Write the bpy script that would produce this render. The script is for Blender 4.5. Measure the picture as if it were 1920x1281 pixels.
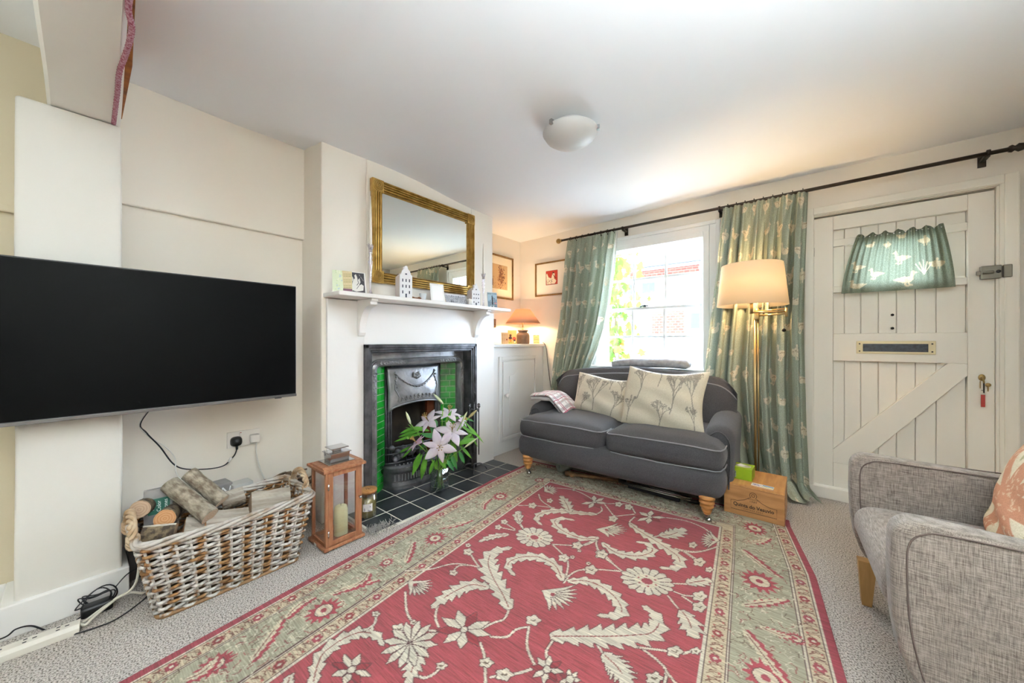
import bpy, math, random
import numpy as np
from mathutils import Vector, Matrix, noise as mnoise
random.seed(7)
for o in list(bpy.data.objects): bpy.data.objects.remove(o)
sc = bpy.context.scene
COL = sc.collection
R = math.radians
PI = math.pi
# ---------------- camera, sky, lights, exposure ----------------
HC = 1.075                                   # camera height above the carpet
YAW = R(39.3)                                # the camera looks this far to the left of the +Y (long wall) direction
cam_d = bpy.data.cameras.new('camera'); cam = bpy.data.objects.new('camera', cam_d); COL.objects.link(cam)
cam.location = (0, 0, HC); cam.rotation_euler = (R(90), 0, YAW)
cam_d.sensor_width = 36; cam_d.lens = 672/1920*36; cam_d.clip_start = .02
sc.camera = cam
w = bpy.data.worlds.new('sky'); sc.world = w; w.use_nodes = True
bg = w.node_tree.nodes['Background']; bg.inputs[0].default_value = (.77, .95, 1.2, 1); bg.inputs[1].default_value = 11.5
sc.view_settings.view_transform = 'Standard'; sc.view_settings.look = 'None'
sc.view_settings.gamma = 1; sc.view_settings.use_curve_mapping = False
sc.view_settings.exposure = 1.5
sc.cycles.max_bounces = 12; sc.cycles.diffuse_bounces = 6; sc.cycles.glossy_bounces = 4
sc.cycles.transmission_bounces = 8; sc.cycles.transparent_max_bounces = 12
sc.cycles.use_denoising = True; sc.cycles.caustics_reflective = False; sc.cycles.caustics_refractive = False
sc.cycles.sample_clamp_indirect = 6
def area(name, loc, rot, sx, sy, power, col, portal=False, spread=180):
    l = bpy.data.lights.new(name, 'AREA'); l.shape = 'RECTANGLE'; l.size = sx; l.size_y = sy; l.energy = power; l.color = col
    l.spread = R(spread)
    o = bpy.data.objects.new(name, l); COL.objects.link(o); o.location = loc; o.rotation_euler = rot
    if portal: l.cycles.is_portal = True
    return o
# daylight through the front window (sky portal)
area('front_window_portal', (-1.12, 3.50, 1.40), (R(-90), 0, 0), .95, 1.15, 1, (1, 1, 1), True)

# ---------------- helpers ----------------
D2 = (-math.sin(YAW), math.cos(YAW)); R2 = (math.cos(YAW), math.sin(YAW))
def ray(px, py):
    u = (px-960)/672.; return D2[0]+u*R2[0], D2[1]+u*R2[1], (640.5-py)/672.
def PX(px, py, X): r = ray(px, py); t = X/r[0]; return Vector((X, t*r[1], HC+t*r[2]))
def PY(px, py, Y): r = ray(px, py); t = Y/r[1]; return Vector((t*r[0], Y, HC+t*r[2]))
def PZ(px, py, Z=0): r = ray(px, py); t = (Z-HC)/r[2]; return Vector((t*r[0], t*r[1], Z))
def PT(px, py, t): r = ray(px, py); return Vector((t*r[0], t*r[1], HC+t*r[2]))
def lin(c): return c/12.92 if c <= .04045 else ((c+.055)/1.055)**2.4
def C(h):
    if isinstance(h, str): return tuple(lin(int(h[i:i+2], 16)/255) for i in (0, 2, 4))
    return h
MATS = {}
def mat(name, col, rough=.6, metal=0, col2=None, scale=8, detail=4, bump=0, bscale=None, stretch=(1, 1, 1), trans=0, ior=1.45,
        spec=.5, emit=None, estr=0, sheen=0, ctr=(.35, .65), transl=None, coat=0, attr=None, wave=None):
    if name in MATS: return MATS[name]
    m = bpy.data.materials.new(name); m.use_nodes = True; nt = m.node_tree; N = nt.nodes; L = nt.links
    b = N['Principled BSDF']; b.inputs['Roughness'].default_value = rough; b.inputs['Metallic'].default_value = metal
    b.inputs['Specular IOR Level'].default_value = spec; b.inputs['IOR'].default_value = ior
    b.inputs['Transmission Weight'].default_value = trans; b.inputs['Coat Weight'].default_value = coat
    b.inputs['Sheen Weight'].default_value = sheen
    c = C(col); b.inputs['Base Color'].default_value = (*c, 1); out = None
    tc = N.new('ShaderNodeTexCoord'); mp = N.new('ShaderNodeMapping'); mp.inputs['Scale'].default_value = stretch
    L.new(tc.outputs['Object'], mp.inputs[0])
    if attr:
        a = N.new('ShaderNodeAttribute'); a.attribute_name = attr; out = a.outputs['Color']
    if col2 is not None:
        nz = N.new('ShaderNodeTexNoise'); nz.inputs['Scale'].default_value = scale; nz.inputs['Detail'].default_value = detail
        L.new(mp.outputs[0], nz.inputs[0]); rp = N.new('ShaderNodeValToRGB')
        rp.color_ramp.elements[0].position = ctr[0]; rp.color_ramp.elements[1].position = ctr[1]
        if attr:
            rp.color_ramp.elements[0].color = (*C(col2), 1); rp.color_ramp.elements[1].color = (1, 1, 1, 1)
            mx = N.new('ShaderNodeMix'); mx.data_type = 'RGBA'; mx.blend_type = 'MULTIPLY'; mx.inputs[0].default_value = 1
            L.new(out, mx.inputs[6]); L.new(rp.outputs[0], mx.inputs[7]); out = mx.outputs[2]
        else:
            rp.color_ramp.elements[0].color = (*c, 1); rp.color_ramp.elements[1].color = (*C(col2), 1); out = rp.outputs[0]
        L.new(nz.outputs[0], rp.inputs[0])
    if out is not None: L.new(out, b.inputs['Base Color'])
    if bump:
        n2 = N.new('ShaderNodeTexNoise'); n2.inputs['Scale'].default_value = bscale or scale*3; n2.inputs['Detail'].default_value = 5
        L.new(mp.outputs[0], n2.inputs[0]); bp = N.new('ShaderNodeBump'); bp.inputs['Strength'].default_value = 1; bp.inputs['Distance'].default_value = bump
        L.new(n2.outputs[0], bp.inputs['Height']); L.new(bp.outputs[0], b.inputs['Normal'])
    if emit is not None:
        b.inputs['Emission Color'].default_value = (*C(emit), 1); b.inputs['Emission Strength'].default_value = estr
    if transl is not None:                      # thin cloth or paper that lets light through
        t = N.new('ShaderNodeBsdfTranslucent'); ms = N.new('ShaderNodeMixShader'); ms.inputs[0].default_value = transl
        if out is not None: L.new(out, t.inputs[0])
        else: t.inputs[0].default_value = (*c, 1)
        L.new(b.outputs[0], ms.inputs[1]); L.new(t.outputs[0], ms.inputs[2]); L.new(ms.outputs[0], N['Material Output'].inputs[0])
    MATS[name] = m; return m

class MB:
    """collects shapes into one mesh"""
    def __init__(s): s.v = []; s.f = []; s.m = []; s.s = []; s.M = None; s.mi = 0
    def add(s, vs, fs, smooth=False):
        n = len(s.v)
        for p in vs:
            p = Vector(p); s.v.append(tuple(s.M @ p) if s.M is not None else tuple(p))
        for f in fs: s.f.append(tuple(i+n for i in f)); s.m.append(s.mi); s.s.append(smooth)
        return s
    def box(s, x0, x1, y0, y1, z0, z1):
        v = [(x0,y0,z0),(x1,y0,z0),(x1,y1,z0),(x0,y1,z0),(x0,y0,z1),(x1,y0,z1),(x1,y1,z1),(x0,y1,z1)]
        return s.add(v, [(0,3,2,1),(4,5,6,7),(0,1,5,4),(1,2,6,5),(2,3,7,6),(3,0,4,7)])
    def prism(s, poly, axis, a, b, smooth=False):
        """poly: 2-D outline, extruded along axis 0/1/2 from a to b"""
        def mk(p, h): return (h, p[0], p[1]) if axis == 0 else (p[0], h, p[1]) if axis == 1 else (p[0], p[1], h)
        n = len(poly); v = [mk(p, a) for p in poly]+[mk(p, b) for p in poly]
        s.add(v, [tuple(range(n)), tuple(range(2*n-1, n-1, -1))])
        k = len(s.v)-2*n
        for i in range(n):
            j = (i+1) % n; s.f.append((k+i, k+n+i, k+n+j, k+j)[::-1]); s.m.append(s.mi); s.s.append(smooth)
        return s
    def tube(s, pts, r, n=8, cap=True, closed=False, flat=1):
        pts = [Vector(p) for p in pts]; m = len(pts); rs = r if isinstance(r, (list, tuple)) else [r]*m
        V = []; up = None
        for i in range(m):
            if closed: t = pts[(i+1) % m]-pts[i-1]
            else: t = pts[min(i+1, m-1)]-pts[max(i-1, 0)]
            if t.length < 1e-9: t = Vector((0, 0, 1))
            t.normalize()
            if up is None: up = Vector((0, 0, 1)) if abs(t.z) < .9 else Vector((1, 0, 0))
            a = up-t*up.dot(t)
            if a.length < 1e-6: a = t.orthogonal()
            a.normalize(); b = t.cross(a); up = a
            for k in range(n):
                q = 2*PI*k/n; V.append(pts[i]+a*math.cos(q)*rs[i]*flat+b*math.sin(q)*rs[i])
        F = []
        for i in range(m if closed else m-1):
            j = (i+1) % m
            for k in range(n): F.append((i*n+k, i*n+(k+1) % n, j*n+(k+1) % n, j*n+k))
        if cap and not closed: F += [tuple(range(n-1, -1, -1)), tuple((m-1)*n+k for k in range(n))]
        return s.add(V, F, True)
    def lathe(s, prof, cx=0, cy=0, cz=0, n=24, ax='z', sx=1, sy=1, cap=True):
        V = []; F = []
        for (r, z) in prof:
            for k in range(n):
                q = 2*PI*k/n; a, b = r*math.cos(q)*sx, r*math.sin(q)*sy
                V.append((cx+a, cy+b, cz+z) if ax == 'z' else (cx+z, cy+a, cz+b) if ax == 'x' else (cx+b, cy+z, cz+a))
        m = len(prof)
        for i in range(m-1):
            for k in range(n): F.append((i*n+k, i*n+(k+1) % n, (i+1)*n+(k+1) % n, (i+1)*n+k))
        if cap: F += [tuple(range(n-1, -1, -1)), tuple((m-1)*n+k for k in range(n))]
        return s.add(V, F, True)
    def ball(s, c, r, n=12, sx=1, sy=1, sz=1):
        prof = [(max(1e-4, math.sin(PI*i/n)), -math.cos(PI*i/n)) for i in range(n+1)]
        V = []; F = []; k2 = n*2
        for (a, z) in prof:
            for k in range(k2): q = 2*PI*k/k2; V.append((c[0]+r*sx*a*math.cos(q), c[1]+r*sy*a*math.sin(q), c[2]+r*sz*z))
        for i in range(n):
            for k in range(k2): F.append((i*k2+k, i*k2+(k+1) % k2, (i+1)*k2+(k+1) % k2, (i+1)*k2+k))
        return s.add(V, F, True)
    def grid(s, fn, nu, nv, smooth=True, wrap=False):
        V = [fn(i/nu, j/nv) for j in range(nv+1) for i in range(nu+1)]
        F = [(j*(nu+1)+i, j*(nu+1)+i+1, (j+1)*(nu+1)+i+1, (j+1)*(nu+1)+i) for j in range(nv) for i in range(nu)]
        return s.add(V, F, smooth)
    def soft(s, c, size, r, n=10, fn=None, smooth=True):
        """rounded box; fn(p) moves a vertex (local to the centre)"""
        hx, hy, hz = [q/2 for q in size]; rr = [min(r, hx, hy, hz)]*3
        ns = [max(2, n)]*3
        def rnd(p):
            q = Vector((max(-hx+r, min(hx-r, p.x)), max(-hy+r, min(hy-r, p.y)), max(-hz+r, min(hz-r, p.z))))
            d = p-q
            if d.length > 1e-9: d = d.normalized()*r
            o = q+d
            if fn: o = fn(o)
            return Vector(c)+o
        def sp(h, n):     # denser near the edges
            L = [-h, -h+r*.3, -h+r*.7, -h+r] if h > r else [-h, -h*.5]
            mid = [(-h+r)+(2*(h-r))*i/n for i in range(1, n)] if h > r else [0]
            return L+mid+([-x for x in reversed(L)])
        X, Y, Z = sp(hx, ns[0]), sp(hy, ns[1]), sp(hz, max(2, n//2) if hz < hx/2 else n)
        for (A, B, mk) in ((X, Y, lambda a, b: (a, b, hz)), (X, Y, lambda a, b: (a, b, -hz)), (X, Z, lambda a, b: (a, hy, b)), (X, Z, lambda a, b: (a, -hy, b)), (Y, Z, lambda a, b: (hx, a, b)), (Y, Z, lambda a, b: (-hx, a, b))):
            na, nb = len(A), len(B); V = [rnd(Vector(mk(a, b))) for b in B for a in A]
            fl = mk(0, 0); flip = (fl[2] < 0) or (fl[1] > 0) or (fl[0] < 0)
            F = [(j*na+i, j*na+i+1, (j+1)*na+i+1, (j+1)*na+i) for j in range(nb-1) for i in range(na-1)]
            if flip: F = [f[::-1] for f in F]
            s.add(V, F, smooth)
        return s
    def build(s, name, mats, parent=None, bevel=0, loc=None, solid=0, merge=False, seg=2, rot=None, offset=0):
        me = bpy.data.meshes.new(name); me.from_pydata(s.v, [], s.f)
        for m in (mats if isinstance(mats, (list, tuple)) else [mats]): me.materials.append(m)
        me.polygons.foreach_set('material_index', s.m); me.polygons.foreach_set('use_smooth', s.s); me.update()
        if merge or bevel:
            import bmesh
            bm = bmesh.new(); bm.from_mesh(me); 
            if merge: bmesh.ops.remove_doubles(bm, verts=bm.verts, dist=1e-4)
            bmesh.ops.recalc_face_normals(bm, faces=bm.faces); bm.to_mesh(me); bm.free()
        o = bpy.data.objects.new(name, me); COL.objects.link(o)
        if parent: o.parent = parent
        if loc: o.location = loc
        if rot: o.rotation_euler = rot
        if solid:
            q = o.modifiers.new('thickness', 'SOLIDIFY'); q.thickness = solid; q.offset = offset
        if bevel:
            q = o.modifiers.new('bevel', 'BEVEL'); q.width = bevel; q.segments = seg; q.limit_method = 'ANGLE'; q.angle_limit = R(40)
        return o
def tag(o, label=None, cat=None, group=None, kind=None):
    if label: o['label'] = label
    if cat: o['category'] = cat
    if group: o['group'] = group
    if kind: o['kind'] = kind
    return o
def struct(o, label, cat): return tag(o, label, cat, kind='structure')
def thing(name, label, cat, loc=(0, 0, 0), rz=0, group=None, rot=None):
    o = bpy.data.objects.new(name, None); COL.objects.link(o); o.location = loc; o.rotation_euler = rot or (0, 0, rz)
    o.empty_display_size = .05
    return tag(o, label, cat, group)
def box(name, m, x0, x1, y0, y1, z0, z1, parent=None, bevel=0, **k):
    return MB().box(x0, x1, y0, y1, z0, z1).build(name, m, parent, bevel, **k)
def text(name, body, size, m, parent, loc, rot, extrude=.0006, font_bold=0, sx=1, align='CENTER', shear=0, space=1):
    cu = bpy.data.curves.new(name, 'FONT'); cu.body = body; cu.size = size; cu.extrude = extrude; cu.align_x = align; cu.align_y = 'CENTER'
    cu.offset = font_bold; cu.shear = shear; cu.space_character = space; cu.resolution_u = 3
    t = bpy.data.objects.new(name+'_tmp', cu); COL.objects.link(t)
    dg = bpy.context.evaluated_depsgraph_get(); me = bpy.data.meshes.new_from_object(t.evaluated_get(dg))
    bpy.data.objects.remove(t); me.materials.clear(); me.materials.append(m)
    o = bpy.data.objects.new(name, me); COL.objects.link(o); o.parent = parent; o.location = loc; o.rotation_euler = rot; o.scale = (sx, 1, 1)
    return o
def smoothpath(pts, n=8):
    P = [Vector(p) for p in pts]; out = []
    for i in range(len(P)-1):
        a = P[max(i-1, 0)]; b = P[i]; c = P[i+1]; d = P[min(i+2, len(P)-1)]
        for k in range(n):
            t = k/n; out.append(.5*((2*b)+(c-a)*t+(2*a-5*b+4*c-d)*t*t+(3*b-a-3*c+d)*t**3))
    out.append(P[-1]); return out
def gridmesh(name, P, mats, col=None, parent=None, smooth=True, flip=False):
    """P: (ny,nx,3) array -> one mesh with an optional per-vertex colour attribute 'Col'"""
    ny, nx = P.shape[:2]; me = bpy.data.meshes.new(name)
    idx = np.arange(ny*nx).reshape(ny, nx)
    q = np.stack([idx[:-1, :-1], idx[:-1, 1:], idx[1:, 1:], idx[1:, :-1]], -1).reshape(-1, 4)
    if flip: q = q[:, ::-1]
    me.vertices.add(ny*nx); me.vertices.foreach_set('co', P.reshape(-1).astype(np.float32))
    me.loops.add(q.size); me.loops.foreach_set('vertex_index', q.reshape(-1).astype(np.int32))
    me.polygons.add(len(q)); me.polygons.foreach_set('loop_start', np.arange(0, q.size, 4, dtype=np.int32))
    me.polygons.foreach_set('loop_total', np.full(len(q), 4, dtype=np.int32))
    me.polygons.foreach_set('use_smooth', np.full(len(q), smooth))
    me.update(calc_edges=True)
    if col is not None:
        a = me.color_attributes.new('Col', 'FLOAT_COLOR', 'POINT'); c = np.ones((ny*nx, 4), np.float32); c[:, :3] = col.reshape(-1, 3)
        a.data.foreach_set('color', c.reshape(-1))
    for m in (mats if isinstance(mats, (list, tuple)) else [mats]): me.materials.append(m)
    o = bpy.data.objects.new(name, me); COL.objects.link(o)
    if parent: o.parent = parent
    return o
# a flat painter: motifs are drawn in metres on a canvas that becomes the woven/printed colour of a cloth mesh
class Canvas:
    def __init__(s, x0, y0, x1, y1, res, base):
        s.x0, s.y0, s.res = x0, y0, res; s.nx = int(round((x1-x0)/res))+1; s.ny = int(round((y1-y0)/res))+1
        s.x = x0+np.arange(s.nx)*res; s.y = y0+np.arange(s.ny)*res
        s.c = np.ones((s.ny, s.nx, 3))*np.array(C(base))
    def win(s, a, b, c, d):
        i0 = max(0, int((a-s.x0)/s.res)-1); i1 = min(s.nx, int((c-s.x0)/s.res)+3); j0 = max(0, int((b-s.y0)/s.res)-1); j1 = min(s.ny, int((d-s.y0)/s.res)+3)
        return (slice(j0, j1), slice(i0, i1)) if i1 > i0 and j1 > j0 else None
    def paint(s, w, m, col): s.c[w][m] = C(col)
    def polymask(s, pts):
        P = np.array([(p[0], p[1]) for p in pts]); w = s.win(P[:, 0].min()-.01, P[:, 1].min()-.01, P[:, 0].max()+.01, P[:, 1].max()+.01)
        if w is None: return None, None
        X, Y = np.meshgrid(s.x[w[1]], s.y[w[0]]); ins = np.zeros(X.shape, bool); n = len(P)
        for i in range(n):
            x1, y1 = P[i]; x2, y2 = P[(i+1) % n]
            if y1 == y2: continue
            c = ((y1 > Y) != (y2 > Y)) & (X < (x2-x1)*(Y-y1)/(y2-y1)+x1); ins ^= c
        return w, ins
    def poly(s, pts, col, edge=None):
        w, m = s.polymask(pts)
        if w is None: return
        if edge:
            d = m.copy(); d[1:] |= m[:-1]; d[:-1] |= m[1:]; d[:, 1:] |= m[:, :-1]; d[:, :-1] |= m[:, 1:]; s.paint(w, d, edge)
        s.paint(w, m, col)
    def stroke(s, pts, r, col, edge=None, er=.004):
        for pas in ((edge, er), (col, 0)) if edge else ((col, 0),):
            for i in range(len(pts)-1):
                a, b = pts[i], pts[i+1]; r0 = (r[i] if isinstance(r, list) else r)+pas[1]
                w = s.win(min(a[0], b[0])-r0, min(a[1], b[1])-r0, max(a[0], b[0])+r0, max(a[1], b[1])+r0)
                if w is None: continue
                X, Y = np.meshgrid(s.x[w[1]], s.y[w[0]]); dx, dy = b[0]-a[0], b[1]-a[1]; l = dx*dx+dy*dy+1e-12
                t = np.clip(((X-a[0])*dx+(Y-a[1])*dy)/l, 0, 1); m = (X-a[0]-t*dx)**2+(Y-a[1]-t*dy)**2 < r0*r0
                s.paint(w, m, pas[0])
    def disc(s, c, r, col, edge=None, er=.004): s.stroke([c, (c[0]+1e-5, c[1])], r, col, edge, er)
# ---------------- shared materials ----------------
M_wall = mat('cream_wall_paint', 'ece5d9', .75, bump=.0012, bscale=9)
M_wall2 = mat('beige_wall_paint_shaded', 'cdc1a6', .8, bump=.0015, bscale=9)  # beige tone with the shade at far left mixed into the colour
M_ceil = mat('white_ceiling_paint', 'eef0f2', .85, bump=.002, bscale=5)
M_white = mat('white_gloss_paint', 'eceae6', .35, bump=.0004, bscale=20)
M_whitewin = mat('window_white_paint', 'f1f1ef', .35)
M_beam = mat('off_white_painted_timber', 'ebe8e1', .6, bump=.0022, bscale=14)
M_door = mat('cream_white_door_paint', 'ece7db', .45, bump=.0005, bscale=25)
M_glass = mat('clear_glass', 'ffffff', 0, trans=1, ior=1.45)
def glassy(name, tint='ffffff', base=.06, edge=.5):
    """thin clear glass: mostly transparent, more reflective at grazing angles"""
    m = bpy.data.materials.new(name); m.use_nodes = True; nt = m.node_tree; N = nt.nodes; L = nt.links; N.remove(N['Principled BSDF'])
    tr = N.new('ShaderNodeBsdfTransparent'); tr.inputs[0].default_value = (*C(tint), 1); gl = N.new('ShaderNodeBsdfGlossy'); gl.inputs['Roughness'].default_value = .04
    lw = N.new('ShaderNodeLayerWeight'); lw.inputs[0].default_value = .35; mr_ = N.new('ShaderNodeMapRange'); mr_.inputs[3].default_value = base; mr_.inputs[4].default_value = edge
    ms = N.new('ShaderNodeMixShader'); L.new(lw.outputs['Facing'], mr_.inputs[0]); L.new(mr_.outputs[0], ms.inputs[0]); L.new(tr.outputs[0], ms.inputs[1]); L.new(gl.outputs[0], ms.inputs[2]); L.new(ms.outputs[0], N['Material Output'].inputs[0])
    MATS[name] = m; return m
M_black = mat('black_plastic', '0b0b0c', .4)
M_chrome = mat('polished_steel', 'b9b9ba', .18, 1)
M_brass = mat('antique_brass', 'a98f5e', .3, 1)
# ================= SETTING =================
W = 3.29          # window wall plane
B = -2.20         # chimney breast plane
XA = -2.48        # alcove wall
def ceil_z(x, y):
    pts = [(-2.45,.1,2.29),(-2.45,.87,2.29),(-2.2,.92,2.245),(-2.2,2.41,2.203),(-2.57,3.29,2.228),(-1.6,3.29,2.245),(-.7,3.29,2.263),(.9,3.29,2.25),(-1,1.7,2.25),(.9,0,2.27),(-1,0,2.29),(-2.45,-.2,2.29),(0,-2.5,2.29),(-2.45,-2.5,2.29)]
    a = b = 0
    for (px, py, z) in pts:
        d = 1/(((x-px)**2+(y-py)**2)**1.5+.003); a += d*z; b += d
    return a/b
m = MB(); m.grid(lambda u, v: (-3.0+u*4.4, -3.0+v*6.7, ceil_z(-3.0+u*4.4, -3.0+v*6.7)), 88, 134)
m.f = [f[::-1] for f in m.f]
struct(m.build('ceiling', M_ceil, solid=.12, offset=-1), 'white plastered ceiling sagging slightly towards the chimney breast', 'ceiling')
# carpet
cm = mat('speckled_berber_carpet', 'c5bdb4', .95, spec=.1)
nt = cm.node_tree; b = nt.nodes['Principled BSDF']; tc = nt.nodes.new('ShaderNodeTexCoord')
nz = nt.nodes.new('ShaderNodeTexNoise'); nz.inputs['Scale'].default_value = 190; nz.inputs['Detail'].default_value = 3; nt.links.new(tc.outputs['Object'], nz.inputs[0])
rp = nt.nodes.new('ShaderNodeValToRGB'); rp.color_ramp.elements[0].position = .36; rp.color_ramp.elements[0].color = (*C('6f675f'), 1)
rp.color_ramp.elements[1].position = .56; rp.color_ramp.elements[1].color = (*C('d3cbc2'), 1); nt.links.new(nz.outputs[0], rp.inputs[0]); nt.links.new(rp.outputs[0], b.inputs['Base Color'])
vo = nt.nodes.new('ShaderNodeTexVoronoi'); vo.inputs['Scale'].default_value = 230; nt.links.new(tc.outputs['Object'], vo.inputs[0])
bp = nt.nodes.new('ShaderNodeBump'); bp.inputs['Strength'].default_value = 1; bp.inputs['Distance'].default_value = .004; bp.invert = True
nt.links.new(vo.outputs['Distance'], bp.inputs['Height']); nt.links.new(bp.outputs[0], b.inputs['Normal'])
struct(box('floor', cm, -2.9, 1.2, -2.9, 3.6, -.1, 0), 'speckled grey and beige berber carpet floor', 'carpet')
# walls
Wz = 2.42
struct(box('wall_left', M_wall, -2.75, XA, -.05, .92, 0, Wz), 'cream wall of the recess behind the television', 'wall')
struct(box('trim_1', M_wall, XA, -2.45, .1, .93, 1.717, Wz, bevel=.006), 'boxed cream bulkhead across the top of the recess', 'bulkhead')
struct(box('wall_left_rear', M_wall2, -2.75, -2.45, -2.9, -.05, 0, Wz), 'beige wall darkened with painted-in shade behind the post at far left', 'wall')
struct(box('trim_2', M_wall2, -2.45, -2.43, -2.6, -.12, 1.585, 1.615, bevel=.006), 'thin ledge across the beige wall at far left', 'ledge')
pl = MB()
def pillar(u, v):
    return None
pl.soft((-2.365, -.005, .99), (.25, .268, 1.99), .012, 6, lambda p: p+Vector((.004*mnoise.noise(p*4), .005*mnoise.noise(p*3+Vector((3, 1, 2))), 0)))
struct(pl.build('wall_pillar', mat('off_white_rough_post_shaded', 'd9d5cc', .7, bump=.0022, bscale=14)), 'off white rough painted timber post under the ceiling beam', 'post')  # the beam's off white, darkened in colour to offset strong light on the post
bm_ = MB()
def beamfn(u, v):
    x = -2.45+u*3.4; tp = min(.06, max(0, .0345*(x+2.24))); wob = .006*math.sin(x*2.1)+.004*mnoise.noise(Vector((x*2, 0, 1)))
    c = [(-.072+wob, 2.45), (-.072+wob, 2.0), (-.062+wob, 1.988), (.111-tp+wob*.4, 1.988), (.123-tp+wob*.4, 2.0), (.123-tp, 2.45)]
    k = v*5; i = min(4, int(k)); f = k-i
    return (x, c[i][0]*(1-f)+c[i+1][0]*f, c[i][1]*(1-f)+c[i+1][1]*f)
bm_.grid(beamfn, 60, 5, smooth=False); struct(bm_.build('ceiling_beam', M_beam, solid=.0), 'off white boxed ceiling beam running overhead from the post', 'beam')
struct(MB().prism([(-2.2, .119), (-1.2, .082), (-1.2, .094), (-1.75, .124), (-2.2, .126)], 2, 2.0, 2.3).build('trim_3', mat('raw_orange_timber', 'a9641e', .7, col2='6e3d12', scale=20, stretch=(1, 1, 8))), 'strip of raw orange timber showing in the gap beside the ceiling beam', 'timber')
# chimney breast with fireplace opening (Y 1.20-2.14, z 0-1.02)
cb = MB()
cb.box(-2.75, B, .92, 1.20, 0, Wz); cb.box(-2.75, B, 2.14, 2.41, 0, Wz); cb.box(-2.75, B, 1.20, 2.14, 1.02, Wz); cb.box(-2.75, -2.62, 1.20, 2.14, 0, 1.02)
struct(cb.build('wall_chimney_breast', M_wall, bevel=.006), 'cream chimney breast projecting from the left wall', 'chimney breast')
struct(box('wall_left_corner', M_wall, -2.75, -2.57, 2.41, 3.6, 0, Wz), 'cream side wall of the lamp corner beside the chimney breast', 'wall')
# window wall with window and door openings
wx0, wx1, wz0, wz1 = -1.60, -.64, .83, 1.985       # window opening
dx0, dx1, dz1 = .03, .842, 1.945                   # door opening
ww = MB(); T = .26
ww.box(-2.75, wx0, W, W+T, 0, Wz); ww.box(wx1, dx0, W, W+T, 0, Wz); ww.box(wx0, wx1, W, W+T, 0, wz0); ww.box(wx0, wx1, W, W+T, wz1, Wz)
ww.box(dx0, dx1, W, W+T, dz1, Wz); ww.box(dx1, 1.2, W, W+T, 0, Wz)
struct(ww.build('wall_front', M_wall), 'cream wall with the sash window and the front door', 'wall')
struct(box('wall_right', M_wall, .925, 1.2, -2.9, W, 0, Wz), 'cream wall at the far right edge beside the front door', 'wall')
rw = MB(); rw.box(-2.75, 1.2, -2.9, -2.7, 0, Wz)
struct(rw.build('wall_rear', M_wall), 'cream rear wall of the room behind the camera', 'wall')
# skirtings
struct(MB().box(-2.45, -2.222, -.17, .149, 0, .12).box(-2.45, -2.43, -2.6, -.17, 0, .12).build('baseboard_left', M_white, bevel=.004), 'white skirting board round the foot of the timber post', 'baseboard')
struct(MB().box(-2.48, -2.46, .149, .92, 0, .12).build('baseboard_alcove', M_white, bevel=.004), 'white skirting board in the recess behind the basket', 'baseboard')
struct(MB().box(-1.9, .0, W-.02, W, 0, .13).build('baseboard_front', M_white, bevel=.004), 'white skirting board under the sash window', 'baseboard')
struct(MB().box(.905, .925, 1.0, W-.05, 0, .13).build('baseboard_right', M_white, bevel=.004), 'white skirting board along the right wall', 'baseboard')
# ---------- sash window ----------
wf = thing('window_1', 'white sash window with small panes behind the sofa', 'window'); wf['kind'] = 'structure'
f = MB()
for (a, b_, d, y) in ((.115, .085, .012, 0), (.095, .02, .03, 0)):
    pass
def ring(mb, x0, x1, z0, z1, wdt, y0, y1, bottom=True):
    mb.box(x0, x0+wdt, y0, y1, z0, z1); mb.box(x1-wdt, x1, y0, y1, z0, z1); mb.box(x0+wdt, x1-wdt, y0, y1, z1-wdt, z1)
    if bottom: mb.box(x0+wdt, x1-wdt, y0, y1, z0, z0+wdt)
ring(f, wx0-.115, wx1+.115, wz0-.02, wz1+.07, .03, W-.032, W, False)
ring(f, wx0-.085, wx1+.085, wz0-.02, wz1+.042, .05, W-.018, W, False)
ring(f, wx0-.035, wx1+.035, wz0-.02, wz1-.006, .045, W-.026, W+.02, False)
ring(f, wx0, wx1, wz0, wz1, .022, W+.0, W+T-.02)
f.build('window_architrave', M_whitewin, wf, bevel=.004)
box('window_sill', M_whitewin, wx0-.13, wx1+.13, W-.06, W+.12, wz0-.035, wz0+.012, wf, bevel=.006)
def sash(z0, z1, y, name, handles=False):
    s = MB(); x0, x1 = wx0+.022, wx1-.022; st = .026
    ring(s, x0, x1, z0, z1, st, y, y+.035)
    for k in (1, 2): xx = x0+st+(x1-x0-2*st)*k/3; s.box(xx-.0105, xx+.0105, y+.006, y+.030, z0+st, z1-st)
    zz = (z0+z1)/2; s.box(x0+st, x1-st, y+.008, y+.028, zz-.0105, zz+.0105)
    o = s.build(name, M_whitewin, wf, bevel=.003)
    g = MB().box(x0+st, x1-st, y+.016, y+.019, z0+st, z1-st).build('pane', M_pane, o)
M_pane = mat('window_glass', 'ffffff', 0)
nt = M_pane.node_tree; tr = nt.nodes.new('ShaderNodeBsdfTransparent'); ms = nt.nodes.new('ShaderNodeMixShader'); gl = nt.nodes.new('ShaderNodeBsdfGlossy'); gl.inputs['Roughness'].default_value = .02
ms.inputs[0].default_value = .05; nt.links.new(tr.outputs[0], ms.inputs[1]); nt.links.new(gl.outputs[0], ms.inputs[2]); nt.links.new(ms.outputs[0], nt.nodes['Material Output'].inputs[0])
sash(1.365, wz1-.02, W+.085, 'upper_sash'); sash(wz0+.012, 1.395, W+.045, 'lower_sash')
MB().tube([(-1.19, W+.045, 1.398), (-1.15, W+.035, 1.408), (-1.11, W+.03, 1.400)], .007, 6).lathe([(.016, 0), (.014, .01), (.006, .014)], -1.15, W+.055, 1.395, 12).build('sash_catch', M_black, wf)
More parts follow.
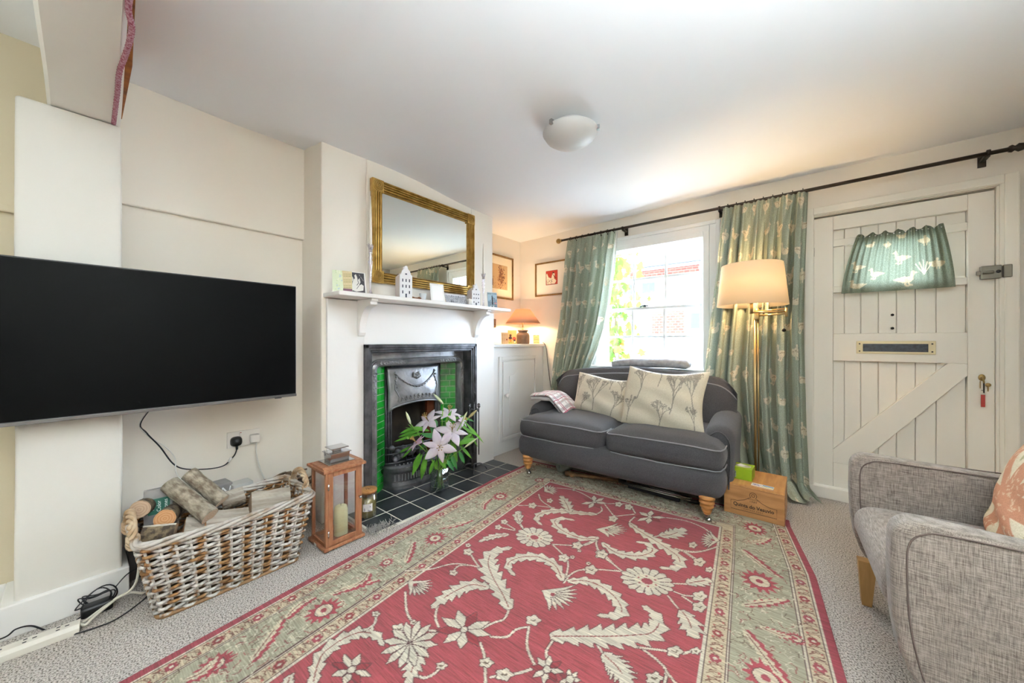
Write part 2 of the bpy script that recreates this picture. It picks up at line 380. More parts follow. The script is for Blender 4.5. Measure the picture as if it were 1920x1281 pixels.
# ---------- front door ----------
df = MB()
ring(df, -.006, .905, 0, 2.005, .05, W-.03, W, False); ring(df, .012, .875, 0, 1.985, .035, W-.018, W+.02, False)
df.box(.83, .872, W-.008, W+.06, .06, 1.95)
df.box(.0, .905, W-.035, W+.03, 0, .078)
struct(df.build('trim_4', M_door, bevel=.005), 'cream white door frame with threshold board round the front door', 'door frame')
dr = thing('door_1', 'cream white planked front door with diagonal brace', 'door'); dr['kind'] = 'structure'
x0, x1, z0, z1 = .046, .829, .082, 1.932; px0, px1 = .147, .731
s = MB(); yb = W+.030; yf = W+.002
MB().box(.03, .842, W+.055, W+.075, 1.84, 1.97).box(.03, .075, W+.055, W+.075, .06, 1.9).box(.80, .842, W+.055, W+.075, .06, 1.9).build('door_stop', M_door, dr)
gx0, gx1, gz0, gz1 = .29, .58, 1.45, 1.735          # little glazed opening behind the door curtain
edges = [px0, .205, .285, .368, .449, .53, .615, px1]
for i in range(7):
    a, c = edges[i]+.0015, edges[i+1]-.0015
    for (q0, q1) in ((.248, .944), (1.128, 1.84)):
        cuts = [(q0, q1)]
        if q0 > 1 and c > gx0 and a < gx1: cuts = [(q0, gz0), (gz1, q1)]
        for (k0, k1) in cuts: s.box(a, c, yb, yb+.02, k0, k1)
s.build('plank_panel', M_door, dr, bevel=.003)
s = MB(); s.box(px0-.01, gx0, yb+.012, yb+.024, z0, z1).box(gx1, px1+.01, yb+.012, yb+.024, z0, z1).box(gx0, gx1, yb+.012, yb+.024, z0, gz0).box(gx0, gx1, yb+.012, yb+.024, gz1, z1)
s.build('door_back', M_door, dr)
s = MB(); s.box(x0, px0, yf, yb+.02, z0, z1).box(px1, x1, yf, yb+.02, z0, z1).box(px0, px1, yf, yb+.02, 1.838, z1).box(px0, px1, yf, yb+.02, .944, 1.128).box(px0, px1, yf, yb+.02, z0, .248)
s.build('door_frame_rails', M_door, dr, bevel=.004)
s = MB(); s.box(px0, px1, yf+.004, yb, 1.725, 1.772).box(px0, px1, yf+.004, yb, 1.408, 1.452); s.build('cross_ledge', M_door, dr, bevel=.003)
s = MB().prism([(px0, .248), (px0+.115, .248), (px1, .875), (px1, .944), (px1-.075, .944), (px0, .335)], 1, yf+.003, yb); s.build('brace', M_door, dr, bevel=.003)
MB().box(gx0, gx1, yb+.01, yb+.014, gz0, gz1).build('glass_pane', M_pane, dr)
s = MB().prism([(.262, .995), (.609, .995), (.609, 1.078), (.262, 1.078)], 1, yf-.006, yf); lb = s.build('letterbox', mat('cream_painted_brass', 'd8c9a2', .35, .3), dr, bevel=.004)
box('letterbox_slot', mat('dark_slot', '1c1d20', .35, col2='3c4048', scale=60), .293, .578, yf-.0075, yf-.004, 1.010, 1.060, lb)
s = MB()
for (a, c) in ((.277, 1.012), (.277, 1.06), (.594, 1.012), (.594, 1.06)): s.lathe([(.004, 0), (.0045, .002)], a, yf-.009, c, 8, 'y')
s.build('letterbox_screws', M_black, lb)
s = MB()
s.lathe([(.008, -.003), (.008, 0)], .43, yf-.0+.018, 1.245, 10, 'y').lathe([(.008, -.003), (.008, 0)], .43, yf+.018, 1.16, 10, 'y'); s.build('bolt_head', M_black, dr)
M_latch = mat('grey_enamelled_metal', '7b7669', .4, .6)
s = MB().box(.772, .845, yf-.032, yf, 1.428, 1.502); s.box(.757, .775, yf-.026, yf-.012, 1.452, 1.476); s.tube([(.775, yf-.035, 1.464), (.80, yf-.038, 1.464), (.815, yf-.035, 1.464)], .010, 8)
nl = s.build('night_latch', M_latch, dr, bevel=.004)
MB().box(.848, .878, W-.04, W-.008, 1.430, 1.500).build('latch_keep', M_latch, dr, bevel=.004)
MB().lathe([(.009, -.002), (.009, 0)], .832, yf-.032, 1.466, 12, 'y').build('latch_keyhole', M_black, nl)
MB().lathe([(.006, -.03), (.006, .03)], .043, W-.006, 1.70, 10).box(.03, .046, W-.004, W+.004, 1.665, 1.735).build('hinge', M_latch, dr)
kr = MB().lathe([(.017, -.006), (.02, 0)], .782, yf, .868, 16, 'y', sy=.7).lathe([(.006, -.02), (.006, -.004)], .782, yf, .868, 10, 'y').build('keyhole_escutcheon', M_brass, dr)
# keys hanging in the lock
ky = thing('key_bunch', 'bunch of brass keys with a red tag hanging in the front door lock', 'keys', (.782, yf-.022, .868))
MB().tube([(0, 0, 0), (0, -.004, -.012), (.002, -.004, -.03)], .0035, 6).lathe([(.011, -.0015), (.011, .0015)], .016, -.004, -.038, 14, 'y').box(.013, .018, -.005, -.003, -.075, -.045).box(-.014, -.010, -.005, -.003, -.06, -.018).build('keys', M_brass, ky)
MB().box(-.001, .004, -.004, -.001, -.085, -.02).box(-.008, .003, -.004, -.001, -.072, -.069).build('long_key', mat('dark_iron_key', '35322c', .4, .8), ky)
box('key_tag', mat('red_plastic_tag', 'a83a33', .4), -.010, .006, -.006, -.002, -.165, -.095, ky, bevel=.002)
# ---------- hearth ----------
hs = MB(); hs.mi = 0; hs.box(-2.2, -1.845, 1.05, 2.405, -.04, .0076).box(-2.58, -2.2, 1.21, 2.13, -.04, .0076); hs.mi = 1
for i in range(5):
    for j in range(-1, 9):
        a0, a1 = -2.545+.1735*i-.0+.001, -2.545+.1735*(i+1)-.007; b0, b1 = 1.065+.1735*j, 1.065+.1735*(j+1)-.0065
        a0 = max(a0, -2.58); a1 = min(a1, -1.85); b0 = max(b0, 1.055); b1 = min(b1, 2.40)
        if a1 < -2.2: b0, b1 = max(b0, 1.212), min(b1, 2.128)
        if a1-a0 > .01 and b1-b0 > .01: hs.box(a0, a1, b0, b1, 0, .0085)
M_tile = mat('black_ceramic_tile', '26282b', .32, col2='34373b', scale=7, detail=8, bump=.0006, bscale=30)
he = hs.build('hearth', [mat('pale_grout', 'd0cbbb', .8), M_tile], bevel=.0015); tag(he, 'black tiled hearth with pale grout in front of the fireplace', 'hearth')
# ================= OUTSIDE =================
struct(box('ground_outside', mat('grey_paving', '8d8a84', .9, col2='77746e', scale=3), -14, 12, W+T, 22, -.6, -.35), 'grey paved street outside the window', 'ground')
nh = thing('neighbouring_house', 'white rendered house across the street seen through the sash window', 'house', (-2.6, 8.2, -.75))
M_rend = mat('white_render', 'ebe9e4', .9, bump=.004, bscale=6)
M_brick = mat('red_brick', 'b0674d', .9)
nt = M_brick.node_tree; bk = nt.nodes.new('ShaderNodeTexBrick'); bk.inputs['Scale'].default_value = 4.5; bk.inputs['Color1'].default_value = (*C('75382a'), 1); bk.inputs['Color2'].default_value = (*C('5e2c20'), 1); bk.inputs['Mortar'].default_value = (*C('7d6458'), 1)
tc = nt.nodes.new('ShaderNodeTexCoord'); mp = nt.nodes.new('ShaderNodeMapping'); mp.inputs['Rotation'].default_value = (R(90), 0, 0); nt.links.new(tc.outputs['Object'], mp.inputs[0]); nt.links.new(mp.outputs[0], bk.inputs[0]); nt.links.new(bk.outputs[0], nt.nodes['Principled BSDF'].inputs['Base Color'])
MB().box(-4.2, 3.6, 0, 2.5, 0, 3.55).build('house_wall', M_rend, nh)
MB().prism([(-.3, 3.5), (-.3, 3.56), (1.2, 3.86), (2.8, 3.6), (2.8, 3.5)], 0, -4.4, 3.8).build('roof', mat('dark_grey_slate', '42454a', .9, spec=.1, col2='34373c', scale=12), nh)
MB().box(-4.4, 3.8, -.36, -.26, 3.44, 3.54).build('gutter', mat('black_gutter', '4b4f56', .9, spec=.05), nh)
MB().box(-.55, .9, -.03, .0, 3.22, 3.42).build('upper_brick_panel', M_brick, nh)
MB().box(-.05, .62, -.03, 0, 1.98, 2.48).build('lower_brick_panel', M_brick, nh)
M_hw = mat('house_window_glass', '43484f', .9, spec=.05)
for (a, c, d, e) in ((-.92, -.80, 2.92, 3.14), (-.68, -.48, 2.92, 3.14), (-.26, .02, 2.92, 3.14), (.75, .95, 2.1, 2.42)):
    q = MB(); q.box(a-.05, c+.05, -.05, 0, d-.05, e+.05); o = q.build('house_window', M_whitewin, nh)
    MB().box(a, c, -.06, -.05, d, e).build('window_pane', M_hw, o)
gt = thing('garden_fence', 'white painted board fence outside below the window', 'fence', (-1.6, 5.6, -.35))
for i in range(16): MB().box(-2.4+i*.3, -2.12+i*.3, -.02, .02, 0, 1.15).build('fence_board', M_rend, gt)
MB().box(-2.4, 2.4, -.03, -.02, .9, 1.0).build('fence_rail', M_rend, gt)
# climbing plant beside the window
cp = thing('climbing_plant', 'leafy green climbing plant outside the left side of the window', 'plant', (-1.9, 4.1, -.35))
lf = MB(); rnd = random.Random(3); st = MB()
for k in range(7):
    pts = [Vector((rnd.uniform(-.2, .25), rnd.uniform(-.1, .1), 0))]
    for i in range(10): pts.append(pts[-1]+Vector((rnd.uniform(-.05, .085), rnd.uniform(-.04, .04), .26)))
    st.tube(pts, .008, 5)
    for p in pts[3:]:
        for q in range(7):
            c = p+Vector((rnd.gauss(0, .13), rnd.gauss(0, .08), rnd.gauss(0, .1))); r = rnd.uniform(.035, .075)
            X = Vector((rnd.uniform(.4, 1), rnd.uniform(-.7, .7), rnd.uniform(-.4, .4))).normalized(); Z = Vector((rnd.uniform(-.4, .4), rnd.uniform(-.6, .2), 1)); Z = (Z-X*Z.dot(X)).normalized()
            lf.mi = 1 if rnd.random() < .12 else 0
            sh = [(0, -.6), (.55, -.75), (.45, -.2), (1, .1), (.5, .3), (.35, .7), (0, 1), (-.35, .7), (-.5, .3), (-1, .1), (-.45, -.2), (-.55, -.75)]
            lf.add([c]+[c+X*(a*r)+Z*(b_*r)+X.cross(Z)*(.15*r*abs(a)) for a, b_ in sh], [(0, i+1, (i+1) % 12+1) for i in range(12)])
M_vine = mat('vine_leaf', '6f9e33', .6, col2='4f8427', scale=9, transl=.5); M_vine2 = mat('vine_leaf_autumn', 'b98a52', .6, transl=.5)
tag(lf.build('foliage', [M_vine, M_vine2], cp), kind='stuff'); st.build('stems', mat('woody_stem', '6a5a40', .8), cp)

# ================= MANTEL / SURROUND =================
sr = thing('fireplace_surround', 'white painted wooden fireplace surround with bracketed mantel shelf', 'mantelpiece', (B, 1.6, 0))
def loc(mb): mb.M = Matrix.Translation((-B, -1.6, 0)); return mb      # world coords -> surround
F_ = B+.02
s = loc(MB()); s.box(B, F_, .945, 1.17, .0085, 1.33).box(B, F_, 2.167, 2.405, .0085, 1.33).box(B, F_, 1.17, 2.167, 1.055, 1.33); s.build('surround_boards', M_white, sr, bevel=.003)
s = loc(MB()); s.box(B, -1.994, .928, 2.42, 1.335, 1.36); s.build('mantel_shelf', M_white, sr, bevel=.004)
for yc in (1.15, 2.165):
    pf = [(F_, 1.335), (-2.01, 1.335), (-2.01, 1.325), (-2.025, 1.315), (-2.022, 1.300), (-2.035, 1.292)]
    for k in range(13):
        a = PI/2*k/12; pf.append((-2.155+.115*(math.cos(a)), 1.135+.155*(1-math.sin(a))) if False else (-2.04-.115*math.sin(a), 1.13+.16*math.cos(a)))
    pf += [(-2.165, 1.11), (F_, 1.11)]
    s = loc(MB()); s.prism(pf, 1, yc-.0225, yc+.0225); s.build('bracket', M_white, sr, bevel=.003)
# ================= CAST IRON FIREPLACE =================
M_iron = mat('blackleaded_cast_iron', '5d5d5f', .38, .55, col2='39393b', scale=14, bump=.0012, bscale=60)
M_iron_l = mat('polished_cast_iron', '9a9a9b', .33, .6, col2='727274', scale=10, bump=.0012, bscale=50)
M_soot = mat('sooty_firebox', '2a2725', .9, col2='4c433c', scale=6)
fp = thing('fireplace', 'black cast iron fireplace with green tiled cheeks and decorated hood', 'fireplace', (-2.2, 1.67, .0085))
def lf_(mb): mb.M = Matrix.Translation((2.2, -1.67, -.0085)); return mb
YL, YR, ZT = 1.17, 2.167, 1.055
s = lf_(MB())
for (d, wd, xf) in ((0, .024, -2.158), (.018, .02, -2.165), (.036, .018, -2.172)):
    s.box(B-.02, xf, YL+d, YL+d+wd, .0085, ZT-d); s.box(B-.02, xf, YR-d-wd, YR-d, .0085, ZT-d); s.box(B-.02, xf, YL+d, YR-d, ZT-d-wd, ZT-d)
s.build('outer_frame', M_iron, fp, bevel=.003)
s = lf_(MB()); s.box(-2.30, -2.185, YL+.045, YL+.052, .0085, ZT-.05).box(-2.30, -2.185, YR-.052, YR-.045, .0085, ZT-.05).box(-2.30, -2.185, YL+.045, YR-.045, ZT-.058, ZT-.05)
s.build('reveal', M_iron, fp)
XI = -2.275
yl, yr, zt = YL+.05, YR-.05, ZT-.055              # insert plate
ay0, ay1, az1 = 1.315, 2.055, .90                # inner arch opening
def rarch(y0, y1, z1, r, n=10):
    P = [(y0, .0085)]+[(y0, z1-r)]
    P += [(y0+r-r*math.cos(PI/2*k/n), z1-r+r*math.sin(PI/2*k/n)) for k in range(1, n+1)]
    P += [(y1-r+r*math.sin(PI/2*k/n), z1-r+r*math.cos(PI/2*k/n)) for k in range(1, n+1)]
    P += [(y1, .0085)]; return P
def band(P, Q, xp, xq):
    n = len(P); s.add([(xp, a, b) for a, b in P]+[(xq, a, b) for a, b in Q], [(i, i+1, n+i+1, n+i) for i in range(n-1)], True)
s = lf_(MB())
outer = [(yl, .0085)]+[(yl, zt)]*6+[(yl+(yr-yl)*k/9, zt) for k in range(10)]+[(yr, zt)]*5+[(yr, .0085)]
A = rarch(ay0-.055, ay1+.055, az1+.05, .09); n_ = len(A)
outer = [(yl, .0085), (yl, az1)]+[(yl+(.0)*k, az1+(zt-az1)*k/5) for k in range(1, 6)]+[(yl+.12*k/5, zt) for k in range(1, 6)]+[(yr-.12+.12*k/5, zt) for k in range(0, 5)]+[(yr, zt-(zt-az1)*k/5) for k in range(0, 5)]+[(yr, .0085)]
outer = outer[:n_-1]+[(yr, .0085)] if len(outer) >= n_ else outer+[(yr, .0085)]*(n_-len(outer))
band(outer, A, XI, XI); s.build('insert_plate', M_iron_l, fp)
s = lf_(MB())
prof = [(.062, 0), (.058, .012), (.050, .010), (.046, .018), (.030, .028), (.012, .024), (.006, .012), (0, -.005), (0, -.03)]
for k in range(len(prof)-1):
    d0, x0_ = prof[k]; d1, x1_ = prof[k+1]; band(rarch(ay0-d0, ay1+d0, az1+d0*.9, .02+d0), rarch(ay0-d1, ay1+d1, az1+d1*.9, .02+d1), XI+x0_, XI+x1_)
rr = random.Random(5)          # cast foliage ornament along the moulding
def scroll(y, z, sc_, x=XI+.026):
    for q in range(3):
        a = rr.uniform(0, 6.28); s.ball((x, y+sc_*.6*math.cos(a), z+sc_*.6*math.sin(a)), sc_*rr.uniform(.35, .55), 5, sx=.6)
    s.tube([(x+.002, y+sc_*math.cos(t), z+sc_*math.sin(t)*(1-t*.12)) for t in [j*.7 for j in range(7)]], sc_*.2, 5)
for k in range(7): scroll(ay0-.028, .85-k*.045, .016*(1-.06*k)); scroll(ay1+.028, .85-k*.045, .016*(1-.06*k))
for k in range(8): scroll(ay0+.02+k*.026, az1+.027, .014); scroll(ay1-.02-k*.026, az1+.027, .014)
for k in range(5): scroll(ay0-.028, .08+k*.045, .011); scroll(ay1+.028, .08+k*.045, .011)
s.build('arch_moulding', M_iron_l, fp)
# splayed green tile cheeks
M_green = mat('green_glazed_tile', '1f9a2e', .08, col2='0c5a1a', scale=5, coat=.5, spec=.6); M_grt = mat('tile_grout', 'a8b59a', .7)
XB = -2.375; cy0, cy1 = 1.43, 1.948
for (ya, yb_, sg) in ((ay0, cy0, 1), (ay1, cy1, -1)):
    s = lf_(MB()); s.mi = 0
    Pa, Pb = Vector((XI-.03, ya, 0)), Vector((XB, yb_, 0)); dv = Pb-Pa; Ln = dv.length; nn = Vector((-dv.y, dv.x, 0)).normalized()*(-sg if True else 1)
    if nn.x < 0: nn = -nn
    def quad(u0, u1, z0_, z1_, off):
        a = Pa+dv*(u0/Ln)+nn*off; b2 = Pa+dv*(u1/Ln)+nn*off
        s.add([(a.x, a.y, z0_), (b2.x, b2.y, z0_), (b2.x, b2.y, z1_), (a.x, a.y, z1_)]+[(Pa+dv*(u/Ln)+nn*(off-.006)).to_tuple()[:2]+(z,) for u, z in ((u0, z0_), (u1, z0_), (u1, z1_), (u0, z1_))], [(0, 1, 2, 3) if sg > 0 else (3, 2, 1, 0), (0, 4, 5, 1), (1, 5, 6, 2), (2, 6, 7, 3), (3, 7, 4, 0)])
    quad(0, Ln, .0085, .91, .001); s.mi = 1; zz = .014; r_ = 0; hh = .049
    while zz < .895:
        cut = Ln*(.62 if r_ % 2 else .38); top = min(zz+hh-.005, .905)
        quad(.002, cut-.0025, zz, top, .006); quad(cut+.0025, Ln-.002, zz, top, .006); zz += hh; r_ += 1
    s.build('green_tile_cheek', [M_grt, M_green], fp)
# back panel with firebox opening
oy0, oy1, oz1 = 1.49, 1.89, .80
s = lf_(MB()); s.box(XB-.02, XB, cy0-.01, oy0-.03, .0085, .93).box(XB-.02, XB, oy1+.03, cy1+.01, .0085, .93).box(XB-.02, XB, cy0-.01, cy1+.01, oz1, .93)
for yy in (cy0+.012, oy0-.028, oy0-.008, oy1+.008, oy1+.028, cy1-.012): s.tube([(XB+.004, yy, .0085), (XB+.004, yy, .9)], .008, 8)
s.build('firebox_surround', M_iron, fp)
s = lf_(MB()); s.box(-2.615, -2.61, oy0-.03, oy1+.03, .0085, .9).box(-2.61, XB-.02, oy0-.035, oy0-.03, .0085, .9).box(-2.61, XB-.02, oy1+.03, oy1+.035, .0085, .9).box(-2.61, XB-.02, oy0-.03, oy1+.03, .88, .9)
s.build('firebox', M_soot, fp)
box('fire_brick', mat('rusty_fire_brick', '8a4a26', .9, col2='5b2f1a', scale=9), XB-.06+2.2, XB-.035+2.2, 1.84-1.67, 1.915-1.67, .1, .62, fp)
# hood
s = lf_(MB())
def hood(u, v):
    y = 1.44+.475*u; sw = 1-abs(2*u-1)
    zb = .565+.055*(1-(2*u-1)**2)**.5*1.0 if True else 0
    z = .885-(.885-zb)*v; x = XB+.02+.055*math.sin(v*1.5)*(.35+.65*(1-(2*u-1)**4)); return (x, y, z)
s.grid(hood, 24, 16); s.f = [f_[::-1] for f_ in s.f]
hd = s.build('hood', M_iron_l, fp, solid=.008)
s = lf_(MB())
def onh(u, v, o=.008): p = hood(u, v); return (p[0]+o, p[1], p[2])
s.tube([onh(k/16, 1, .003) for k in range(17)], .007, 6)
s.tube([onh(.14+.72*k/16, .22+.34*math.sin(PI*k/16)) for k in range(17)], .0065, 6)
for k in range(12): s.ball(onh(.2+.6*k/11, .22+.34*math.sin(PI*(.083+.833*k/11))+.015), .007, 5)
for sg in (0, 1):
    uu = .12 if sg == 0 else .88
    for k in range(5): s.ball(onh(uu+.01*math.sin(k*2), .16+.09*k), .009-.0008*k, 5)
    s.tube([onh(uu+(.03 if sg == 0 else -.03)*math.sin(t*1.3), .12+t*.11) for t in range(8)], .004, 5)
for (du, dv2) in ((0, 0), (-.045, -.03), (.045, -.03), (-.06, .03), (.06, .03), (0, .08), (-.03, .06), (.03, .06)): s.ball(onh(.5+du, .24+dv2), .011, 6, sz=1.3)
for k in range(9):
    q = abs(k-4); s.ball(onh(.2+.6*k/8, .82), .008+.002*(4-q)/4, 5); s.tube([onh(.2+.6*k/8+.02*math.cos(t), .88+.03*math.sin(t)) for t in [j*.8 for j in range(8)]], .0028, 4)
s.build('hood_relief', M_iron_l, hd)
# grate: bowed ash-pan front, rim and coals
def bow(y, amt=.13): t = (y-1.68)/.27; return max(0., 1-abs(t)**2.6)**.5*amt if abs(t) < 1 else 0
s = lf_(MB())
for (z0_, z1_, e0, e1) in ((.0085, .03, .0, -.002), (.03, .055, -.004, -.012), (.055, .12, -.014, -.018), (.12, .135, -.006, -.002), (.135, .16, 0.004, .004), (.16, .175, .0, -.015)):
    N_ = 26; V = []
    for z_, e in ((z0_, e0), (z1_, e1)):
        for k in range(N_+1): y = 1.41+.54*k/N_; V.append((XB+.02+bow(y)+e, y, z_))
    s.add(V, [(k, k+1, N_+2+k, N_+1+k) for k in range(N_)], True)
s.add([(XB+.02+bow(1.41+.54*k/26)-.015, 1.41+.54*k/26, .175) for k in range(27)]+[(XB-.02, 1.41, .175), (XB-.02, 1.95, .175)][::-1], [tuple(range(29))[::-1]])
s.mi = 1
for k in range(21): y = 1.46+.44*k/20; s.box(XB+.02+bow(y)-.016, XB+.02+bow(y)-.009, y-.004, y+.004, .066, .112)
for k in range(16): y = 1.47+.42*k/15; s.ball((XB+.02+bow(y)-.03, y, .178), .007, 5)
g_ = s.build('ash_pan_front', [M_iron, M_iron_l], fp)
s = lf_(MB())
for k in range(6): s.tube([(XB+.01+bow(1.42+.52*j/20, .07), 1.42+.52*j/20, .19+.018*k*0+.022*k) for j in range(21)] if k in (0, 3, 5) else [(XB+.08, 1.5+.06*k, .19), (XB+.08, 1.5+.06*k, .30)], .006, 6)
s.ball((XB+.06, 1.455, .30), .022, 7); s.ball((XB+.06, 1.925, .30), .022, 7)
s.build('fire_bars', M_iron, g_)
s = lf_(MB())
for k in range(34): s.ball((XB-.03+rr.uniform(-.09, .08), rr.uniform(1.50, 1.88), .2+rr.uniform(0, .05)), rr.uniform(.016, .03), 4)
tag(s.build('coals', mat('burnt_coal', '3b3b3c', .8, col2='77757a', scale=30), fp), kind='stuff')
# ---------- companion set ----------
ct = thing('fireside_companion_set', 'black wrought iron stand with hanging fire tools beside the fireplace', 'fire tools', (-2.125, 2.10, .0085))
s = MB(); s.tube([(0, 0, .03), (0, 0, .55)], .007, 8)
s.tube([(.0, .018*math.sin(t)*1.0, .60+.045*-math.cos(t)) for t in [j*2*PI/16 for j in range(17)]], .005, 6)
for k in range(4):
    a = R(45+90*k); s.tube(smoothpath([(0, 0, .05), (.05*math.cos(a), .05*math.sin(a), .055), (.09*math.cos(a), .09*math.sin(a), .03), (.105*math.cos(a), .105*math.sin(a), .006)]), .006, 6)
for k in range(4):
    a = R(90*k); s.tube(smoothpath([(0, 0, .49), (.03*math.cos(a), .03*math.sin(a), .51), (.05*math.cos(a), .05*math.sin(a), .49), (.055*math.cos(a), .055*math.sin(a), .515)]), .0045, 6)
s.build('stand', M_iron, ct)
for k, nm in enumerate(('poker', 'shovel', 'brush', 'tongs')):
    a = R(90*k); X_, Y_ = .055*math.cos(a), .055*math.sin(a)
    s = MB(); s.tube([(X_, Y_, .53), (X_, Y_, .14)], .0045, 6); s.ball((X_, Y_, .535), .013, 6)
    if nm == 'shovel': s.prism([(-.03, .04), (.03, .04), (.026, .15), (-.026, .15)], 1 if k % 2 == 0 else 0, (Y_ if k % 2 == 0 else X_)-.003, (Y_ if k % 2 == 0 else X_)+.003)
    if nm == 'brush': s.tube([(X_, Y_, .17), (X_, Y_, .05)], [.012, .026], 10)
    if nm == 'tongs': s.tube([(X_+.012, Y_, .4), (X_+.016, Y_, .1)], .004, 6)
    s.build(nm, M_iron, ct)
# ---------- gilt mirror ----------
M_gilt = mat('aged_gilt', 'bd9a52', .36, .55, col2='94702c', scale=18, stretch=(1, 1, 1), bump=.0006)
mr = thing('gilt_mirror', 'large rectangular mirror in a reeded gilt frame above the mantel', 'mirror', (-2.2, 1.685, 1.8))
my, mz, fw = .462, .338, .078
def side(a0, a1, fixed, horiz, sgn):
    s = MB(); pr = [(0, .012), (0, .032), (.006, .040), (.012, .040), (.016, .026), (.020, .036), (.028, .038), (.032, .024), (.036, .036), (.044, .038), (.048, .024), (.052, .036), (.060, .038), (.064, .022), (.070, .030), (.078, .012)]
    n = len(pr); V = []
    for a in (a0, a1):
        for (d, h) in pr: q = fixed-sgn*d; V.append((h, a, q) if horiz else (h, q, a))
    s.add(V, [(k, k+1, n+k+1, n+k) for k in range(n-1)]); return s
for (a0, a1, fx, hz, sg) in ((-my+fw, my-fw, mz, True, 1), (-my+fw, my-fw, -mz, True, -1), (-mz+fw, mz-fw, my, False, 1), (-mz+fw, mz-fw, -my, False, -1)):
    side(a0, a1, fx, hz, sg).build('reeded_rail', M_gilt, mr)
for sy in (-1, 1):
    for sz in (-1, 1):
        s = MB(); cy, cz = sy*(my-fw/2), sz*(mz-fw/2); s.box(.002, .036, cy-fw/2-.002, cy+fw/2+.002, cz-fw/2-.002, cz+fw/2+.002)
        for (r0, hh) in ((.034, .040), (.024, .044), (.014, .048)):
            s.tube([(hh-.002, cy+r0*math.cos(t), cz+r0*math.sin(t)) for t in [j*2*PI/20 for j in range(20)]], .0042, 6, closed=True)
        s.ball((.038, cy, cz), .008, 6); s.build('corner_roundel', M_gilt, mr, bevel=.002)
box('frame_back', mat('dark_frame_back', '5b4526', .7), .0, .014, -my+.004, my-.004, -mz+.004, mz-.004, mr)
box('mirror_glass', mat('silvered_glass', 'e9efe9', .0, 1), .014, .018, -my+fw-.006, my-fw+.006, -mz+fw-.006, mz-fw+.006, mr)
# ---------- mantel ornaments ----------
ZS = 1.36
M_porc = mat('white_glazed_porcelain', 'eeeef0', .15); M_pink = mat('unglazed_porcelain_side', 'e2d8d4', .6)
def ceramic_house(y, x, h, wd, dp, kind, label, rz):
    t = thing('ceramic_house', label, 'ornament', (x, y, ZS), rz, 'white ceramic canal houses on the mantel')
    w2 = wd/2
    if kind == 0: g = [(-w2, h*.70), (-w2*.78, h*.74), (-w2*.62, h*.84), (-w2*.3, h*.90), (-w2*.25, h*.97), (0, h), (w2*.25, h*.97), (w2*.3, h*.90), (w2*.62, h*.84), (w2*.78, h*.74), (w2, h*.70)]
    else: g = [(-w2, h*.70), (-w2*.72, h*.70), (-w2*.72, h*.80), (-w2*.45, h*.80), (-w2*.45, h*.92), (-w2*.2, h*.92), (-w2*.2, h), (w2*.2, h), (w2*.2, h*.92), (w2*.45, h*.92), (w2*.45, h*.80), (w2*.72, h*.80), (w2*.72, h*.70), (w2, h*.70)]
    MB().prism([(-w2*.93, 0), (-w2*.93, h*.68), (0, h*.86), (w2*.93, h*.68), (w2*.93, 0)], 0, -dp, -.005).box(-dp*.55, -dp*.35, -.008, .008, h*.8, h*.98).build('house_body', M_pink, t)
    s = MB(); s.prism([(-w2, 0)]+g+[(w2, 0)], 0, -.006, 0); s.mi = 1
    for r_ in range(3):
        for c_ in range(3):
            if r_ == 0 and c_ == 1: s.box(0, .0012, -wd*.06, wd*.06, .004, h*.14); continue
            yy = (c_-1)*wd*.27; zz = h*(.14+.18*r_)
            if kind: s.box(0, .0012, yy-wd*.05, yy+wd*.05, zz, zz+h*.05)
            else: s.box(0, .0012, yy-wd*.04, yy+wd*.04, zz, zz+h*.09)
    s.box(0, .0012, -wd*.07, wd*.07, h*.72, h*.76)
    s.build('gabled_front', [M_porc, mat('dark_blue_opening', '3a4250', .5)], t)
    return t
ceramic_house(1.385, -2.035, .215, .085, .085, 0, 'larger white ceramic canal house with curved gable, left end of the mirror', R(-12))
ceramic_house(2.035, -2.035, .175, .078, .08, 1, 'smaller white ceramic canal house with stepped gable, right end of the mirror', R(-12))
def candlestick(x, y, hs_, hc, label):
    t = thing('glass_candlestick', label, 'candlestick', (x, y, ZS), 0, 'glass candlesticks on the mantel')
    pr = [(.030, 0), (.032, .004), (.012, .010), (.006, .03), (.0055, hs_*.45), (.009, hs_*.62), (.015, hs_*.72), (.010, hs_*.76), (.014, hs_*.80), (.009, hs_*.85), (.012, hs_*.9), (.011, hs_)]
    MB().lathe(pr, n=16).build('stem', M_glassy, t)
    s = MB()
    for k in range(6):
        a = PI/3*k; s.add([(.010*math.cos(a+q)*(1+z*1.1), .010*math.sin(a+q)*(1+z*1.1), hs_-.005+.035*z) for z, q in ((0, -.5), (0, .5), (.6, .42), (1, 0), (.6, -.42))], [(0, 1, 2, 3, 4)], True)
    s.build('petal_cup', M_glassy, t, solid=.002)
    tc_ = MB().lathe([(.0095, 0), (.0085, hc*.4), (.0055, hc*.8), (.0015, hc)], cz=hs_-.02, n=12); tc_.build('taper_candle', mat('ivory_wax', 'f2ecdf', .5), t)
    return t
M_glassy = glassy('lead_crystal', 'f4f0f8', .25, .85)
candlestick(-2.07, 1.155, .285, .345, 'glass candlestick with white taper candle left of the gilt mirror')
candlestick(-2.10, 2.185, .26, .30, 'glass candlestick with white taper candle right of the gilt mirror')
def standing(name, label, cat, x, y, wd, h, th, lean, rz, m_edge, paint, group=None, edge=0):
    """flat picture/card leaning against the wall; paint(mb-less) makes the child picture"""
    t = thing(name, label, cat, (x, y, ZS), 0, group, rot=(0, -lean, rz))
    MB().box(-th, 0, -wd/2, wd/2, 0, h).build('backing', m_edge, t, bevel=.001)
    if paint: paint(t, wd, h)
    return t
